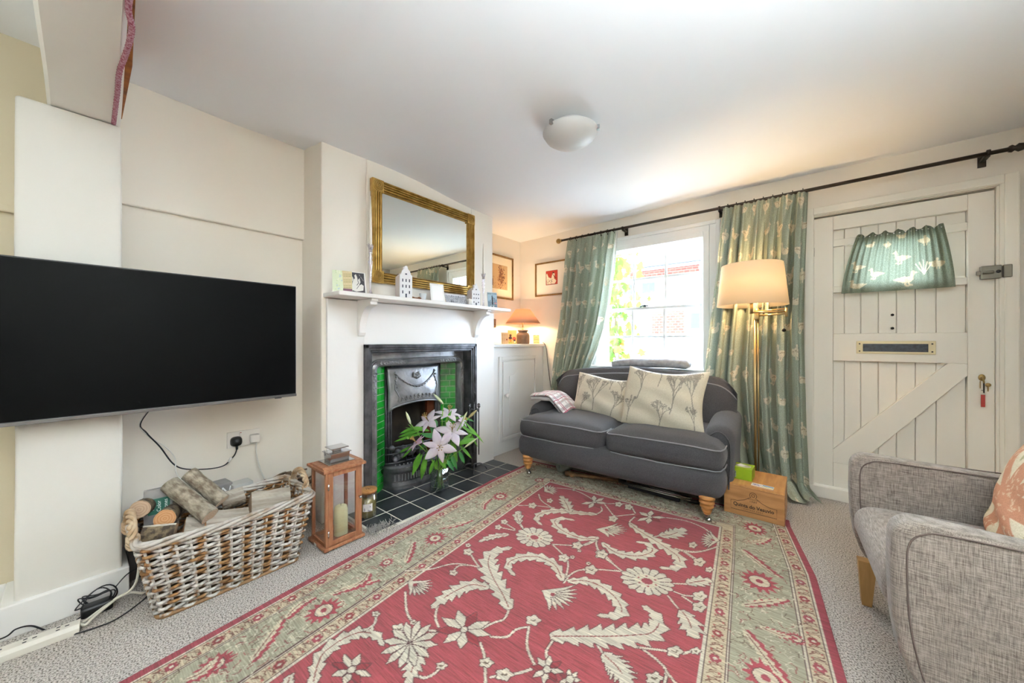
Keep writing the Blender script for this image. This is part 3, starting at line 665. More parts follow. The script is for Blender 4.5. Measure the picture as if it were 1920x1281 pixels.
def pic_canvas(t, name, wd, h, base, draw, res=.0012, x=.0006):
    cv = Canvas(-wd/2, 0, wd/2, h, res, base); draw(cv)
    P = np.zeros((cv.ny, cv.nx, 3)); P[..., 0] = x; P[..., 1] = cv.x[None, :]; P[..., 2] = cv.y[:, None]
    return gridmesh(name, P, mat('printed_picture', 'ffffff', .5, attr='Col'), cv.c, t, False)
M_card = mat('white_card', 'f0efec', .6)
# pale green illustrated book/card at the left end
def p1(t, wd, h):
    def d(cv):
        cv.poly([(-wd/2, 0), (0.005, 0), (0.0, h), (-wd/2, h)], 'd9e3c4'); r = random.Random(2)
        for k in range(26): cv.disc((r.uniform(-wd/2, 0), r.uniform(0, h)), .004, ['c9d6ae', 'e9edd6', 'b7c8cf'][k % 3])
        cv.poly([(.005, .02), (wd/2, .02), (wd/2, h), (.0, h)], 'c8b78c')
        for k in range(10): cv.stroke([(.008, .03+.012*k), (wd/2-.005, .033+.012*k)], .0015, ['8f8a5c', 'a39a6c', 'd9c9a0'][k % 3])
        cv.poly([(.003, 0), (wd/2, 0), (wd/2, .026), (.003, .026)], '6f4356')
    pic_canvas(t, 'cover', wd, h, 'd9e3c4', d)
standing('greetings_card', 'pale green and brown illustrated card at the left end of the mantel', 'card', -2.085, .99, .105, .135, .006, R(12), R(-20), M_card, p1)
def p2(t, wd, h):
    def d(cv):
        a, b_ = wd/2-.008, .006
        cv.poly([(-a, b_), (a, b_), (a, h-b_), (-a, h-b_)], '37353a'); q = lambda x, z: (x*a, b_+z*(h-2*b_))
        body = [q(-.75, .12), q(-.2, .06), q(.35, .10), q(.75, .14), q(.85, .38), q(.55, .45), q(.2, .36), q(.45, .55), q(.35, .75), q(.1, .62), q(.05, .8), q(-.1, .93), q(-.3, .86), q(-.25, .72), q(-.5, .6), q(-.7, .35)]
        cv.poly(body, 'e8e4dc')
        cv.poly([q(-.95, .95), q(-.6, .55), q(-.35, .6), q(-.5, .75)], 'cfcac2'); cv.stroke([q(.1, .62), q(.2, .5), q(-.05, .38)], .0018, '37353a'); cv.stroke([q(.2, .36), q(-.1, .2)], .0015, '55525a')
        for k in range(9): cv.disc(q(.3+.6*((k*37) % 10)/10, .6+.35*((k*53) % 10)/10), .002, 'b9b6b2')
    pic_canvas(t, 'print', wd, h, 'efeeea', d)
standing('framed_print', 'small black and white figure print in a white frame on the mantel', 'picture', -2.07, 1.075, .105, .138, .008, R(12), R(-8), M_card, p2)
def p3(t, wd, h):
    def d(cv): cv.poly([(-wd/2+.012, .01), (wd/2-.012, .01), (wd/2-.012, h-.012), (-wd/2+.012, h-.012)], 'f6f5f2', 'dcdad6')
    pic_canvas(t, 'card_face', wd, h, 'eceae6', d)
standing('invitation_card', 'plain white card standing at the centre of the mantel', 'card', -2.05, 1.665, .115, .135, .003, R(10), R(-6), M_card, p3)
def p4(t, wd, h):
    def d(cv):
        r = random.Random(9)
        cv.poly([(-wd/2, h*.8), (wd/2, h*.8), (wd/2, h), (-wd/2, h)], 'c9c9cd')
        for k in range(420):
            x, z = r.uniform(-wd/2, wd/2), r.uniform(0, h*.8); cv.stroke([(x, z), (x+r.uniform(-.006, .006), z+r.uniform(-.003, .003))], .0011, ['6d6d73', 'e8e8ea', '8b8b90', '49494f'][k % 4])
        cv.poly([(-wd*.3, .012), (-wd*.22, .012), (-wd*.25, .035)], '222226'); cv.poly([(-wd*.21, .012), (-wd*.15, .012), (-wd*.18, .033)], '2d2d33')
        for k in range(9): cv.disc((-wd/2+.02+k*wd*.11, h*.78), .003+.002*(k % 3), '77777c')
    pic_canvas(t, 'view', wd, h, 'a4a4a8', d)
standing('panoramic_postcard', 'black and white panoramic village postcard on the mantel', 'postcard', -2.045, 1.845, .20, .085, .003, R(25), R(-4), M_card, p4)
def p5(t, wd, h):
    def d(cv):
        r = random.Random(4)
        for k in range(13):
            x = -wd/2+.006+k*wd*.078; hh = h*r.uniform(.35, .72); cv.poly([(x, 0), (x+wd*.07, 0), (x+wd*.07, hh), (x, hh)], ['46525c', '7d93a2', '33404a', 'a9bcc8'][k % 4])
            for j in range(int(hh/.008)): cv.stroke([(x+.002, .004+j*.008), (x+wd*.055, .004+j*.008)], .001, ['b9c6cc', '5d6a72'][j % 2])
        cv.poly([(-.008, h*.2), (.006, h*.2), (.004, h*.75), (-.001, h*.82), (-.006, h*.75)], '3a4048'); cv.disc((wd*.33, h*.28), .009, 'c98f95'); cv.disc((-wd*.2, h*.06), .006, 'd8d3cc'); cv.disc((wd*.1, h*.07), .006, 'd8d3cc')
    pic_canvas(t, 'city_view', wd, h, 'a3bcca', d)
    text('lettering', 'NEW YORK', h*.115, mat('dark_print', '2e3a44', .6), t, (.0012, 0, h*.9), (R(90), 0, R(90)), .0003, space=1.05)
standing('city_postcard', 'blue grey NEW YORK skyline picture at the right end of the mantel', 'picture', -2.03, 2.225, .085, .13, .006, R(8), R(-25), M_card, p5)
gb = thing('green_book', 'thin sage green book standing behind the candlestick on the mantel', 'book', (-2.12, 2.13, ZS), R(-12))
MB().box(-.01, 0, -.035, .035, 0, .12).build('cover', mat('sage_bookcloth', 'b4b592', .7), gb, bevel=.001); MB().box(-.0085, -.0015, -.033, .037, .002, .118).build('pages', M_card, gb)
cup = thing('glass_cup', 'small frosted white cup on the mantel behind the white card', 'cup', (-2.07, 1.545, ZS))
MB().lathe([(.018, 0), (.024, .05), (.0225, .05), (.0165, .004), (.0001, .004)], n=20, cap=False).build('cup', mat('frosted_white_glass', 'eef2f4', .3, transl=.3), cup)
dish = tag(MB().tube([(.022*math.cos(t), .03*math.sin(t), .008+.004*math.sin(3*t)) for t in [j*.4 for j in range(15)]], .007, 7).build('twisted_wood_ornament', mat('brown_wood_ornament', '7d5234', .6)), 'small twisted brown wooden ornament lying on the mantel', 'ornament'); dish.location = (-2.05, 1.475, ZS)
tl = MB().lathe([(.009, 0), (.009, .045), (.007, .048), (.001, .05)], n=12); c0 = tl.build('small_candle', mat('white_wax', 'f5f3ee', .5)); tag(c0, 'short white candle beside the smaller ceramic house on the mantel', 'candle', 'short candles on the mantel'); c0.location = (-2.03, 1.955, ZS)
for (a, b_) in ((-2.06, 1.967), (-2.035, 1.978)):
    c1 = c0.copy(); COL.objects.link(c1); c1.location = (a, b_, ZS)
# ---------- corner cupboard ----------
cbx = thing('corner_cupboard', 'grey white built-in corner cupboard with arched panel door and white knob', 'cupboard', (-2.245, 2.85, 0))
M_cup = mat('grey_white_eggshell', 'e6e5e2', .45)
XF = 0.0
s = MB(); s.box(-.30, XF, -.435, .435, 0, 1.02); s.build('carcass', M_cup, cbx, bevel=.003)
MB().box(-.305, XF+.025, -.437, .437, 1.02, 1.05).build('cupboard_top', M_white, cbx, bevel=.004)
def fr(mb, y0, y1, z0, z1, wd, x0_, x1_): mb.box(x0_, x1_, y0, y0+wd, z0, z1).box(x0_, x1_, y1-wd, y1, z0, z1).box(x0_, x1_, y0+wd, y1-wd, z0, z0+wd).box(x0_, x1_, y0+wd, y1-wd, z1-wd, z1)
s = MB(); fr(s, -.31, .30, .12, .93, .035, 0, .014); fr(s, -.275, .265, .155, .895, .012, 0, .006); s.build('door_surround', M_cup, cbx, bevel=.004)
s = MB(); s.box(.002, .016, -.255, .245, .17, .88); d_ = s.build('cupboard_door', M_cup, cbx, bevel=.003)
ar = [(-.17, .24), (.16, .24), (.16, .74)]+[(.16-.33*k/14, .74+.055*(1-math.cos(2*PI*k/14))/2) for k in range(1, 14)]+[(-.17, .74)]
s = MB(); s.prism(ar, 0, .016, .022); s.build('raised_panel', M_cup, d_, bevel=.004)
MB().lathe([(.008, .016), (.009, .03), (.019, .038), (.022, .047), (.015, .056), (.001, .058)], 0, -.225, .56, 14, 'x').build('knob', M_white, d_)
# ---------- things on the corner cupboard ----------
ZC = 1.05
M_shade = mat('terracotta_lampshade', 'd9b397', .8, transl=.38); M_shade2 = mat('cream_lampshade', 'efe3cd', .8, transl=.5)
def bulb(parent, z, power, col, r=.028, x=0, y=0):
    MB().ball((x, y, z), r, 10, sz=1.2).build('bulb', mat('glowing_bulb', 'fff1d8', .3, emit='ffd9a0', estr=14), parent)
    l = bpy.data.lights.new('bulb_light', 'POINT'); l.energy = power; l.color = col; l.shadow_soft_size = .035
    o = bpy.data.objects.new('bulb_light', l); COL.objects.link(o); o.parent = parent; o.location = (x, y, z+.001)
tlamp = thing('table_lamp', 'small table lamp with terracotta shade and square stoneware base, lit', 'lamp', (-2.33, 3.03, ZC))
def sq(p, n=32, k=4):
    V = []; F = []
    for (r, z) in p:
        for i in range(n):
            a = 2*PI*i/n; c_, s_ = math.cos(a), math.sin(a); q = (abs(c_)**k+abs(s_)**k)**(-1/k); V.append((r*q*c_, r*q*s_, z))
    for i in range(len(p)-1):
        for j in range(n): F.append((i*n+j, i*n+(j+1) % n, (i+1)*n+(j+1) % n, (i+1)*n+j))
    F += [tuple(range(n-1, -1, -1)), tuple((len(p)-1)*n+j for j in range(n))]
    return V, F
V, F = sq([(.056, 0), (.060, .01), (.060, .085), (.052, .112), (.040, .118), (.038, .128), (.046, .134), (.046, .146), (.02, .15)])
MB().add(V, F, True).build('stoneware_base', mat('brown_stoneware', '7a6654', .35, col2='5a4b42', scale=14, detail=6), tlamp)
MB().tube([(0, 0, .15), (0, 0, .25)], .006, 8).lathe([(.012, .15), (.012, .165), (.006, .17)]).build('lamp_neck', M_brass, tlamp)
s = MB(); n = 32; s.lathe([(.185, .215), (.08, .365)], n=n, cap=False); s.build('lamp_shade', M_shade, tlamp, solid=.0015)
bulb(tlamp, .27, 15.0, (1, .70, .42))
cord = MB().tube(smoothpath([PY(1018, 642, 3.27), PY(1024, 652, 3.275), PY(1028, 690, 3.28), PY(1036, 735, 3.28), (-1.98, 3.27, .45)]), .0035, 6); tag(cord.build('lamp_cord', mat('dark_flex', '3a352f', .6)), 'dark lamp cord running down the wall from the cupboard top', 'cord')
def stand_c(name, label, cat, px, t, wd, h, draw, base, rz, med=M_card):
    r_ = ray(px, 640); p = (t*r_[0], t*r_[1], ZC)
    th = thing(name, label, cat, p, 0, rot=(0, -R(8), rz)); MB().box(-.005, 0, -wd/2, wd/2, 0, h).build('backing', med, th)
    pic_canvas(th, 'picture', wd, h, base, draw); return th
def dA(cv):
    cv.poly([(-.045, .0), (.045, 0), (.045, .025), (-.045, .02)], '8f9a45')
    for (a, b_, r_, c_) in ((-.02, .09, .013, '4a2b22'), (-.022, .062, .018, '3a2622'), (-.02, .035, .014, 'd6752e'), (.018, .055, .02, 'c4462c'), (.022, .035, .012, '3a2622'), (.005, .02, .012, 'd9a05a'), (.025, .02, .01, 'e8d6b4')): cv.disc((a, b_), r_, c_)
stand_c('colourful_card', 'card with orange and dark figures left of the table lamp', 'card', 961, 3.78, .095, .145, dA, 'd9ab6c', R(-38))
def dB(cv):
    for k in range(7): cv.stroke([(-.03, .012+.015*k), (0, .018+.015*k+.004*(k % 2)), (.03, .012+.015*k)], .0028, ['c98a4e', 'e8b46e', 'a8733f'][k % 3])
stand_c('wooden_picture_block', 'small cream picture block right of the table lamp', 'ornament', 1006, 3.88, .066, .095, dB, 'f0cf94', R(-38), mat('pale_wood_edge', 'b58a55', .6))
def dC(cv):
    for k in range(12): cv.stroke([(-.03+.006*k, .0), (-.028+.006*k, .1)], .0015, ['b9a07c', '8c6f55', 'cdb08c'][k % 3])
    cv.disc((.02, .045), .007, '8e3427')
stand_c('pale_card', 'pale card with small red spot in the cupboard top group', 'card', 947, 3.70, .075, .12, dC, 'cdb793', R(-36))
rl = thing('red_shaded_ornament', 'small ornament with dark red shade at the left end of the cupboard top', 'ornament', (-2.42, 2.56, ZC))
MB().lathe([(.02, 0), (.018, .01), (.005, .02), (.005, .05)], n=12).build('foot', mat('speckled_base', '9a8568', .6), rl); MB().lathe([(.045, .045), (.028, .115), (.026, .115), (.043, .045)], n=16, cap=False).build('shade', mat('dark_red_shade', '9c2230', .7), rl)
for (y_, z_, a_, lab) in ((2.66, 1.22, .03, 'small brown hanging picture below the mantel end, nearer the chimney breast'), (2.83, 1.275, .028, 'small brown square picture below the sepia print')):
    t = thing('small_wall_picture', lab, 'picture', (-2.57, y_, z_), 0, 'small brown pictures on the corner wall'); MB().box(0, .01, -a_, a_, -.05, .04).build('frame', mat('brown_small_frame', '7c5330', .6), t, bevel=.002); MB().box(.01, .011, -a_*.7, a_*.7, -.04, .03).build('picture', mat('brown_small_print', '9a7148', .6, col2='6d4c2e', scale=60), t)
# ---------- framed pictures ----------
M_oak = mat('thin_oak_frame', '8c6a35', .45, .2, col2='6e5228', scale=20)
def framed(name, label, base, axis, wd, h, fwid, paint, mount='efe6d4'):
    t = thing(name, label, 'picture', base, 0 if axis == 'x' else R(-90))
    s = MB(); s.box(.002, .02, -wd/2, -wd/2+fwid, -h/2, h/2).box(.002, .02, wd/2-fwid, wd/2, -h/2, h/2).box(.002, .02, -wd/2+fwid, wd/2-fwid, h/2-fwid, h/2).box(.002, .02, -wd/2+fwid, wd/2-fwid, -h/2, -h/2+fwid)
    s.build('frame', M_oak, t, bevel=.002)
    cv = Canvas(-wd/2+fwid, -h/2+fwid, wd/2-fwid, h/2-fwid, .002, mount); paint(cv)
    P = np.zeros((cv.ny, cv.nx, 3)); P[..., 0] = .008; P[..., 1] = cv.x[None, :]; P[..., 2] = cv.y[:, None]
    gridmesh('mounted_print', P, mat('printed_picture', 'ffffff', .5, attr='Col'), cv.c, t, False)
    return t
def sepia(cv):
    cv.poly([(-.13, -.13), (.14, -.13), (.14, .13), (-.13, .13)], 'c9a578', 'a88458'); r = random.Random(8)
    for k in range(260): a = min(.13, max(-.1, r.gauss(.04, .022))); b_ = min(.12, max(-.12, r.gauss(.01, .05))); cv.disc((a, b_), r.uniform(.003, .009), ['8a5a3a', '6d4530', 'a3744c'][k % 3])
    for k in range(90): cv.disc((r.uniform(-.12, .12), r.uniform(-.12, .0)), .006, ['bd9468', 'b98f62', 'caa67a'][k % 3])
    cv.poly([(-.12, -.1), (-.09, -.1), (-.09, -.03), (-.12, -.03)], '7d4a30')
framed('sepia_print', 'sepia print in a thin oak frame on the corner side wall', (-2.57, 2.905, 1.775), 'x', .48, .47, .018, sepia, 'f0e2c4')
def redp(cv):
    cv.poly([(-.085, -.065), (.065, -.065), (.065, .085), (-.085, .085)], 'b93a2c', '2c211c')
    cv.poly([(-.075, -.06), (.03, -.06), (.05, -.03), (.02, .0), (.03, .05), (.0, .055), (-.015, .0), (-.05, .015), (-.07, .06), (-.08, .05)], 'efe3cc', '2c211c'); r = random.Random(1)
    for k in range(30): cv.disc((r.uniform(-.07, .0), r.uniform(-.055, -.005)), .003, '2c211c')
    cv.stroke([(.0, .05), (.02, .02), (.045, .0)], .003, '2c211c'); cv.disc((.01, .06), .009, '2c211c')
framed('red_print', 'red and black figure print in a thin dark frame left of the curtain', (-2.12, W, 1.76), 'y', .45, .37, .016, redp, 'efe9dd')
# ---------- ceiling lamp ----------
cl = thing('ceiling_light', 'round frosted white glass ceiling light with chrome clips', 'ceiling light', (-.985, 1.70, ceil_z(-.985, 1.7)-.005))
MB().lathe([(.09, -.03), (.095, 0)], n=28).build('backplate', mat('white_metal', 'e4e4e4', .4), cl)
MB().lathe([(.0005, -.115), (.05, -.110), (.095, -.095), (.13, -.07), (.148, -.042), (.146, -.038), (.128, -.062), (.0005, -.09)], n=40, cap=False).build('glass_dome', mat('frosted_glass', 'f0f0ef', .35, transl=.35), cl)
for k in range(3): a = R(20+120*k); MB().box(.138, .156, -.008, .008, -.052, -.028).tube([(.1, 0, -.03), (.15, 0, -.035)], .003, 6).build('clip', M_chrome, cl).rotation_euler = (0, 0, a)
# ---------- curtain pole ----------
cpole = thing('curtain_pole', 'long dark iron curtain pole across the window and door wall', 'curtain pole', (0, 3.19, 2.115))
M_pole = mat('dark_bronze_pole', '3b332b', .4, .6)
MB().tube([(-1.95, 0, .003), (.86, 0, -.004)], .0115, 12).build('pole', M_pole, cpole)
MB().ball((-1.985, 0, .003), .026, 10).lathe([(.014, 0), (.016, .012), (.011, .016)], -1.962, 0, .003, 12, 'x').build('wooden_finial', mat('turned_wood_finial', '9a7a3f', .45), cpole)
MB().lathe([(.016, -.02), (.02, -.01), (.012, 0), (.022, .012), (.018, .03), (.006, .04), (.001, .045)], .868, 0, -.004, 14, 'x').build('iron_finial', M_pole, cpole)
for xb in (-1.30, -.52, .78):
    MB().box(xb-.01, xb+.01, 0.01, .098, -.018, -.006).box(xb-.015, xb+.015, .09, .099, -.045, .02).lathe([(.017, -.006), (.017, .006)], xb, 0, 0, 12, 'x').build('pole_bracket', M_pole, cpole)
# ---------- curtains (duck print) ----------
def duck(cv, x, z, s_, flip, kind, c='ece2cc'):
    f = -1 if flip else 1; q = lambda a, b_: (x+f*a*s_, z+b_*s_)
    if kind == 0:     # standing duck
        cv.poly([q(-1, .05), q(-.6, -.12), (q(-.1, -.32)), q(.35, -.28), q(.6, -.05), q(.62, .25), q(.72, .5), q(.98, .55), q(.75, .66), q(.62, .78), q(.45, .72), q(.38, .5), q(.35, .25), q(-.1, .28), q(-.55, .2)], c)
        cv.stroke([q(.0, -.3), q(.02, -.55), q(.2, -.58)], .07*s_, c); cv.stroke([q(.25, -.3), q(.3, -.52), q(.48, -.52)], .07*s_, c)
    elif kind == 1:   # sitting duck
        cv.poly([q(-1, .12), q(-.7, -.1), q(-.4, -.32), q(.2, -.36), q(.6, -.2), q(.68, .1), q(.6, .38), q(.85, .46), q(.62, .58), q(.45, .62), q(.32, .48), q(.35, .25), q(.05, .15), q(-.4, .2)], c)
    else:             # preening duck
        cv.poly([q(-.9, .2), q(-.8, -.1), q(-.3, -.35), q(.3, -.35), q(.65, -.1), q(.7, .15), q(.4, .3), q(.1, .32), q(.2, .55), q(.05, .68), q(-.12, .6), q(-.1, .35), q(-.5, .28)], c)
        cv.stroke([q(-.1, -.35), q(-.12, -.58)], .06*s_, c); cv.stroke([q(.15, -.35), q(.15, -.58)], .06*s_, c)
    cv.stroke([q(-.5, .05), q(-.1, .1), q(.2, 0)], .03*s_, 'b3a488')
def reeds(cv, x, z, s_):
    for k in range(5): cv.stroke([(x, z), (x+(k-2)*.2*s_, z+s_*(.8-.1*abs(k-2)))], .03*s_, 'cdbfa4')
def ducks(cv, W_, H_, seed, s_=.070, dx=.25, dz=.175, z0=.04):
    r = random.Random(seed); j = 0; z = z0
    while z < H_:
        x = (.1 if j % 2 else .0)+.02; i = 0
        while x < W_:
            if r.random() < .13: reeds(cv, x, z-.03, .1)
            else: duck(cv, x+r.uniform(-.012, .012), z+r.uniform(-.01, .01), s_, (i+j) % 2 == 0, (i*2+j) % 3)
            x += dx; i += 1
        z += dz; j += 1
M_curt = mat('sage_duck_print_cotton', 'ffffff', .8, attr='Col', col2='d9d9d4', scale=220, detail=2, transl=.16)
SAGE = 'b0b8a7'
def curtain(name, label, Wc, zt_, zb_, leftx, rightx, y0, folds, amp, seed, rings, pool=0, bulge=None, s_=.062, lining=False):
    res = .006; cv = Canvas(0, zb_, Wc, zt_, res, SAGE); ducks(cv, Wc, zt_, seed, s_, z0=zb_+.05)
    if lining: cv.c[:, cv.x > Wc-.045] = C('e9e9e4')
    U = (cv.x/Wc)[None, :]; Z = cv.y[:, None]; Vt = (zt_-Z)/(zt_-zb_)               # 0 top .. 1 bottom
    L = np.vectorize(leftx)(cv.y)[:, None]; Rr = np.vectorize(rightx)(cv.y)[:, None]
    ph = np.array([random.Random(seed+i).uniform(-.5, .5) for i in range(60)])
    Uw = U+.012*np.sin(U*2*PI*3+seed)
    w1 = np.sin(2*PI*folds*Uw+.9*np.sin(2.1*Vt+U*5)); w2 = np.sin(2*PI*folds*1.9*Uw+2+Vt*1.3)
    pinch = np.clip(Vt/.13, 0, 1)
    X = L+(Rr-L)*(U+.010*np.sin(2*PI*folds*2*Uw)*pinch)
    head = .012*np.sin(2*PI*folds*2.5*U)*(1-pinch)
    Y = y0-(amp*(.55+.45*np.sign(w1)*np.abs(w1)**.8)*(.35+.65*pinch)+.25*amp*w2*pinch)+head
    if bulge: Y = Y+bulge(U, Z)
    Zz = np.broadcast_to(Z, Y.shape).copy()
    if pool:            # cloth piled on the floor
        lo = np.clip((pool-Z)/pool, 0, 1); Y = Y-.10*lo**1.3*(.5+.5*np.sin(U*9+1)); X = X+.10*lo**1.5*(U-.25)+.02*lo*np.sin(U*25)
        Zz = np.where(Z < pool, .012+pool*(1-lo)**1.25+.016*lo*(1+np.sin(U*31+lo*5)), Zz)
    P = np.stack([np.broadcast_to(X, Y.shape), Y, Zz], -1)
    t = thing(name, label, 'curtain', (0, 0, 0), 0, 'sage duck print curtains on the pole')
    o = gridmesh('cloth', P, M_curt, cv.c, t)
    for k in range(rings):
        f = (k+.5)/rings; xx = float(L[-1, 0]+(Rr[-1, 0]-L[-1, 0])*f)
        MB().tube([(0, .019*math.cos(a), .019*math.sin(a)) for a in [j*2*PI/14 for j in range(14)]], .0028, 5, closed=True).box(-.003, .003, -.003, .003, -.03, -.018).build('ring', M_pole, t, loc=(xx, 3.19, 2.115-.002))
    return t
def interp(tab): xs, ys = [a for a, b_ in tab], [b_ for a, b_ in tab]; return lambda z: float(np.interp(z, xs, ys))
curtain('curtain', 'left sage duck print curtain swept aside between the picture and window', 1.5, 2.10, .35,
        interp([(.35, -2.06), (.8, -2.02), (1.0, -1.99), (1.3, -1.93), (1.8, -1.88), (2.1, -1.875)]),
        interp([(.35, -1.85), (.6, -1.76), (.83, -1.61), (1.0, -1.535), (1.2, -1.47), (1.45, -1.42), (1.75, -1.375), (2.1, -1.345)]), 3.20, 7, .078, 3, 8, s_=.080, lining=True)
curtain('curtain', 'right sage duck print curtain between window and front door, pooling on the carpet', 1.9, 2.10, -.10,
        interp([(0, -.50), (.3, -.58), (.8, -.62), (1.2, -.575), (1.6, -.53), (2.1, -.49)]),
        interp([(0, .02), (.5, -.0), (1.2, -.015), (1.8, .0), (2.1, .015)]), 3.185, 7, .085, 8, 9, pool=.10, s_=.086)
# door curtain
res = .003; Wc, Hc = .62, .385; cv = Canvas(0, 0, Wc, Hc, res, '7d8471')
for (a, b_, sz, fl, kd) in ((.09, .05, .062, True, 1), (.37, .065, .07, False, 0), (.545, .15, .056, False, 2), (.08, .17, .055, True, 0), (.20, .115, .055, True, 0), (.345, .205, .062, True, 0), (.13, .31, .04, False, 1), (.34, .345, .042, False, 1), (.49, .30, .05, False, 2), (.25, .30, .035, False, 2)): duck(cv, a, b_, sz, fl, kd, 'bfae8e')
reeds(cv, .47, .09, .11)
U = (cv.x/Wc)[None, :]; V_ = (cv.y/Hc)[:, None]; L = .187+(.262-.187)*V_**1.5; Rr = .677-(.677-.632)*V_**1.5
Y = (W-.015)-.016*V_**.6*(.5+.5*np.sin(2*PI*15*U+np.sin(U*9)))-.016*(1-V_)*(.5+.5*np.sin(2*PI*3.2*U+.5))-.004
P = np.stack([np.broadcast_to(L+(Rr-L)*U, Y.shape), Y, np.broadcast_to(1.395+.375*V_+.010*np.sin(U*40)*V_**8, Y.shape)], -1)
dc = thing('door_curtain', 'small gathered sage duck print curtain over the front door glass', 'curtain')
gridmesh('cloth', P, mat('olive_duck_print_cotton', 'ffffff', .85, attr='Col', col2='d9d9d4', scale=220, detail=2, transl=.32), cv.c, dc)
MB().tube([(.255, W-.018, 1.757), (.64, W-.018, 1.757)], .004, 6).build('curtain_wire', M_white, dc)
# ---------- floor lamp ----------
fl = thing('floor_lamp', 'lit brass swing-arm floor lamp with cream drum shade', 'lamp', (-.262, 3.02, 0))
M_br = mat('satin_brass', 'b39a6c', .3, .9)
MB().lathe([(.12, 0), (.12, .015), (.03, .025), (.012, .05)], n=28).build('base', M_br, fl)
MB().tube([(-.007, 0, .03), (-.012, 0, 1.235)], .0085, 10).tube([(.012, 0, .05), (.006, 0, 1.235)], .005, 8).build('pole', M_br, fl)
s = MB(); s.lathe([(.014, 1.225), (.017, 1.235), (.017, 1.30), (.01, 1.305)], n=14)
s.tube([(0, 0, 1.285), (.165, -.03, 1.292)], .006, 8).tube([(0, 0, 1.255), (.165, -.03, 1.26)], .006, 8).tube([(.165, -.03, 1.24), (.165, -.03, 1.30)], .009, 8).tube([(.165, -.03, 1.272), (-.025, -.075, 1.275)], .006, 8)
s.tube([(-.025, -.075, 1.265), (-.025, -.075, 1.34)], .011, 10).tube([(-.025, -.075, 1.34), (-.025, -.075, 1.40)], .016, 10)
s.build('swing_arm', M_br, fl)
MB().tube([(.15, -.03, 1.25), (.152, -.03, 1.16)], .0015, 5).ball((.152, -.03, 1.15), .012, 8).build('pull_switch', M_black, fl)
MB().lathe([(.207, 1.32), (.178, 1.60)], -.025, -.075, 0, 40, cap=False).build('drum_shade', M_shade2, fl, solid=.0015)
bulb(fl, 1.44, 23, (1, .68, .36), .03, -.025, -.075)
# ---------- unseen fill lamps added to brighten the room, modelled as uplighters ----------
ul = thing('added_fill_lamp', 'added white fill lamp, unseen beside the camera position', 'lamp', (.70, .10, 0))
MB().lathe([(.13, 0), (.13, .015), (.02, .03), (.012, .05), (.012, 1.32), (.03, 1.34)], n=28).build('stand', M_white, ul)
MB().lathe([(.02, 1.34), (.12, 1.40), (.16, 1.44), (.155, 1.442), (.115, 1.41), (.001, 1.36)], n=32, cap=False).build('bowl', M_white, ul)
l = bpy.data.lights.new('added_fill_light', 'AREA'); l.shape = 'DISK'; l.size = .24; l.spread = R(145); l.energy = 58; l.color = (.84, .95, 1.03)
o = bpy.data.objects.new('added_fill_light', l); COL.objects.link(o); o.parent = ul; o.location = (0, 0, 1.445); o.rotation_euler = (PI, 0, 0)
ul2 = ul.copy(); COL.objects.link(ul2); ul2.location = (-.7, -1.25, 0); tag(ul2, 'second added white fill lamp, unseen further back in the rear of the room')
for c_ in list(ul.children):
    d_ = c_.copy(); COL.objects.link(d_); d_.parent = ul2
    if d_.type == 'LIGHT': d_.data = d_.data.copy(); d_.data.energy = 12
# ================= SOFA =================
M_sofa = mat('charcoal_tweed', '4a484a', .95, col2='2b2a2c', scale=260, detail=3, sheen=.12, bump=.0015, bscale=500, ctr=(.3, .7))
M_pipe = mat('grey_piping', '87878a', .9)
sf = thing('sofa', 'charcoal two-seat sofa with turned wooden legs and castors under the window', 'sofa', (-1.09, 2.30, 0), R(2.8))
HWs = .745
def pillowtop(c, size, amt, edge=.0, sag=0):
    hx, hy, hz = [q/2 for q in size]
    def f(p):
        k = (1-min(1, abs(p.x/hx))**2.6)*(1-min(1, abs(p.y/hy))**2.6); q = Vector(p)
        if p.z > 0: q.z += amt*k
        q += Vector((0, 0, .004*mnoise.noise(p*9+Vector(c)*3))); return q
    return f
def soft(name, c, size, r, m, parent, fn=None, n=10): return MB().soft(c, size, r, n, fn).build(name, m, parent, merge=True)
def seatfn(p):
    q = Vector(p); k = 1-abs(p.x/.36)**3 if abs(p.x) < .36 else 0; kk = max(0, 1-abs(p.y/.36)**4)
    q.z += .045*k*kk*(1 if p.z > 0 else .0)
    if p.y < -.2: q.y -= .035*k*(1-abs(p.z/.08)**2 if abs(p.z) < .08 else 0)+.01*k
    q.z += .004*mnoise.noise(p*8); return q
# front rail (bowed), base
def railfn(p):
    q = Vector(p)
    if p.y < 0: q.y -= .04*(1-(p.x/.74)**2)*max(0, 1-(p.z/.11)**2)**.5
    return q
soft('front_rail', (0, .12, .235), (1.47, .22, .19), .075, M_sofa, sf, railfn, 14)
soft('base', (0, .44, .225), (1.42, .60, .15), .03, M_sofa, sf)
for sx in (-1, 1):
    oc = soft('seat_cushion', (sx*.367, .36, .375), (.725, .66, .15), .062, M_sofa, sf, seatfn, 14)
    s = MB(); pts = [];
    for sgn in (1, -1):
        pp = []
        for k in range(-4, 35):
            if k < 0 or k > 30: x = (-1 if k < 0 else 1)*(.3625-.003); y = -.27+.03*(abs(k) if k < 0 else k-30)
            else: x = -.345+.69*k/30; y = -.33+.006+.02*max(0, (abs(x)-.31)/.035)**2
            q = seatfn(Vector((x, y, sgn*.058))); pp.append((sx*.367+q.x, .36+q.y, .375+q.z))
        s.tube(pp, .0042, 6)
    s.build('piping', M_pipe if True else M_sofa, oc)
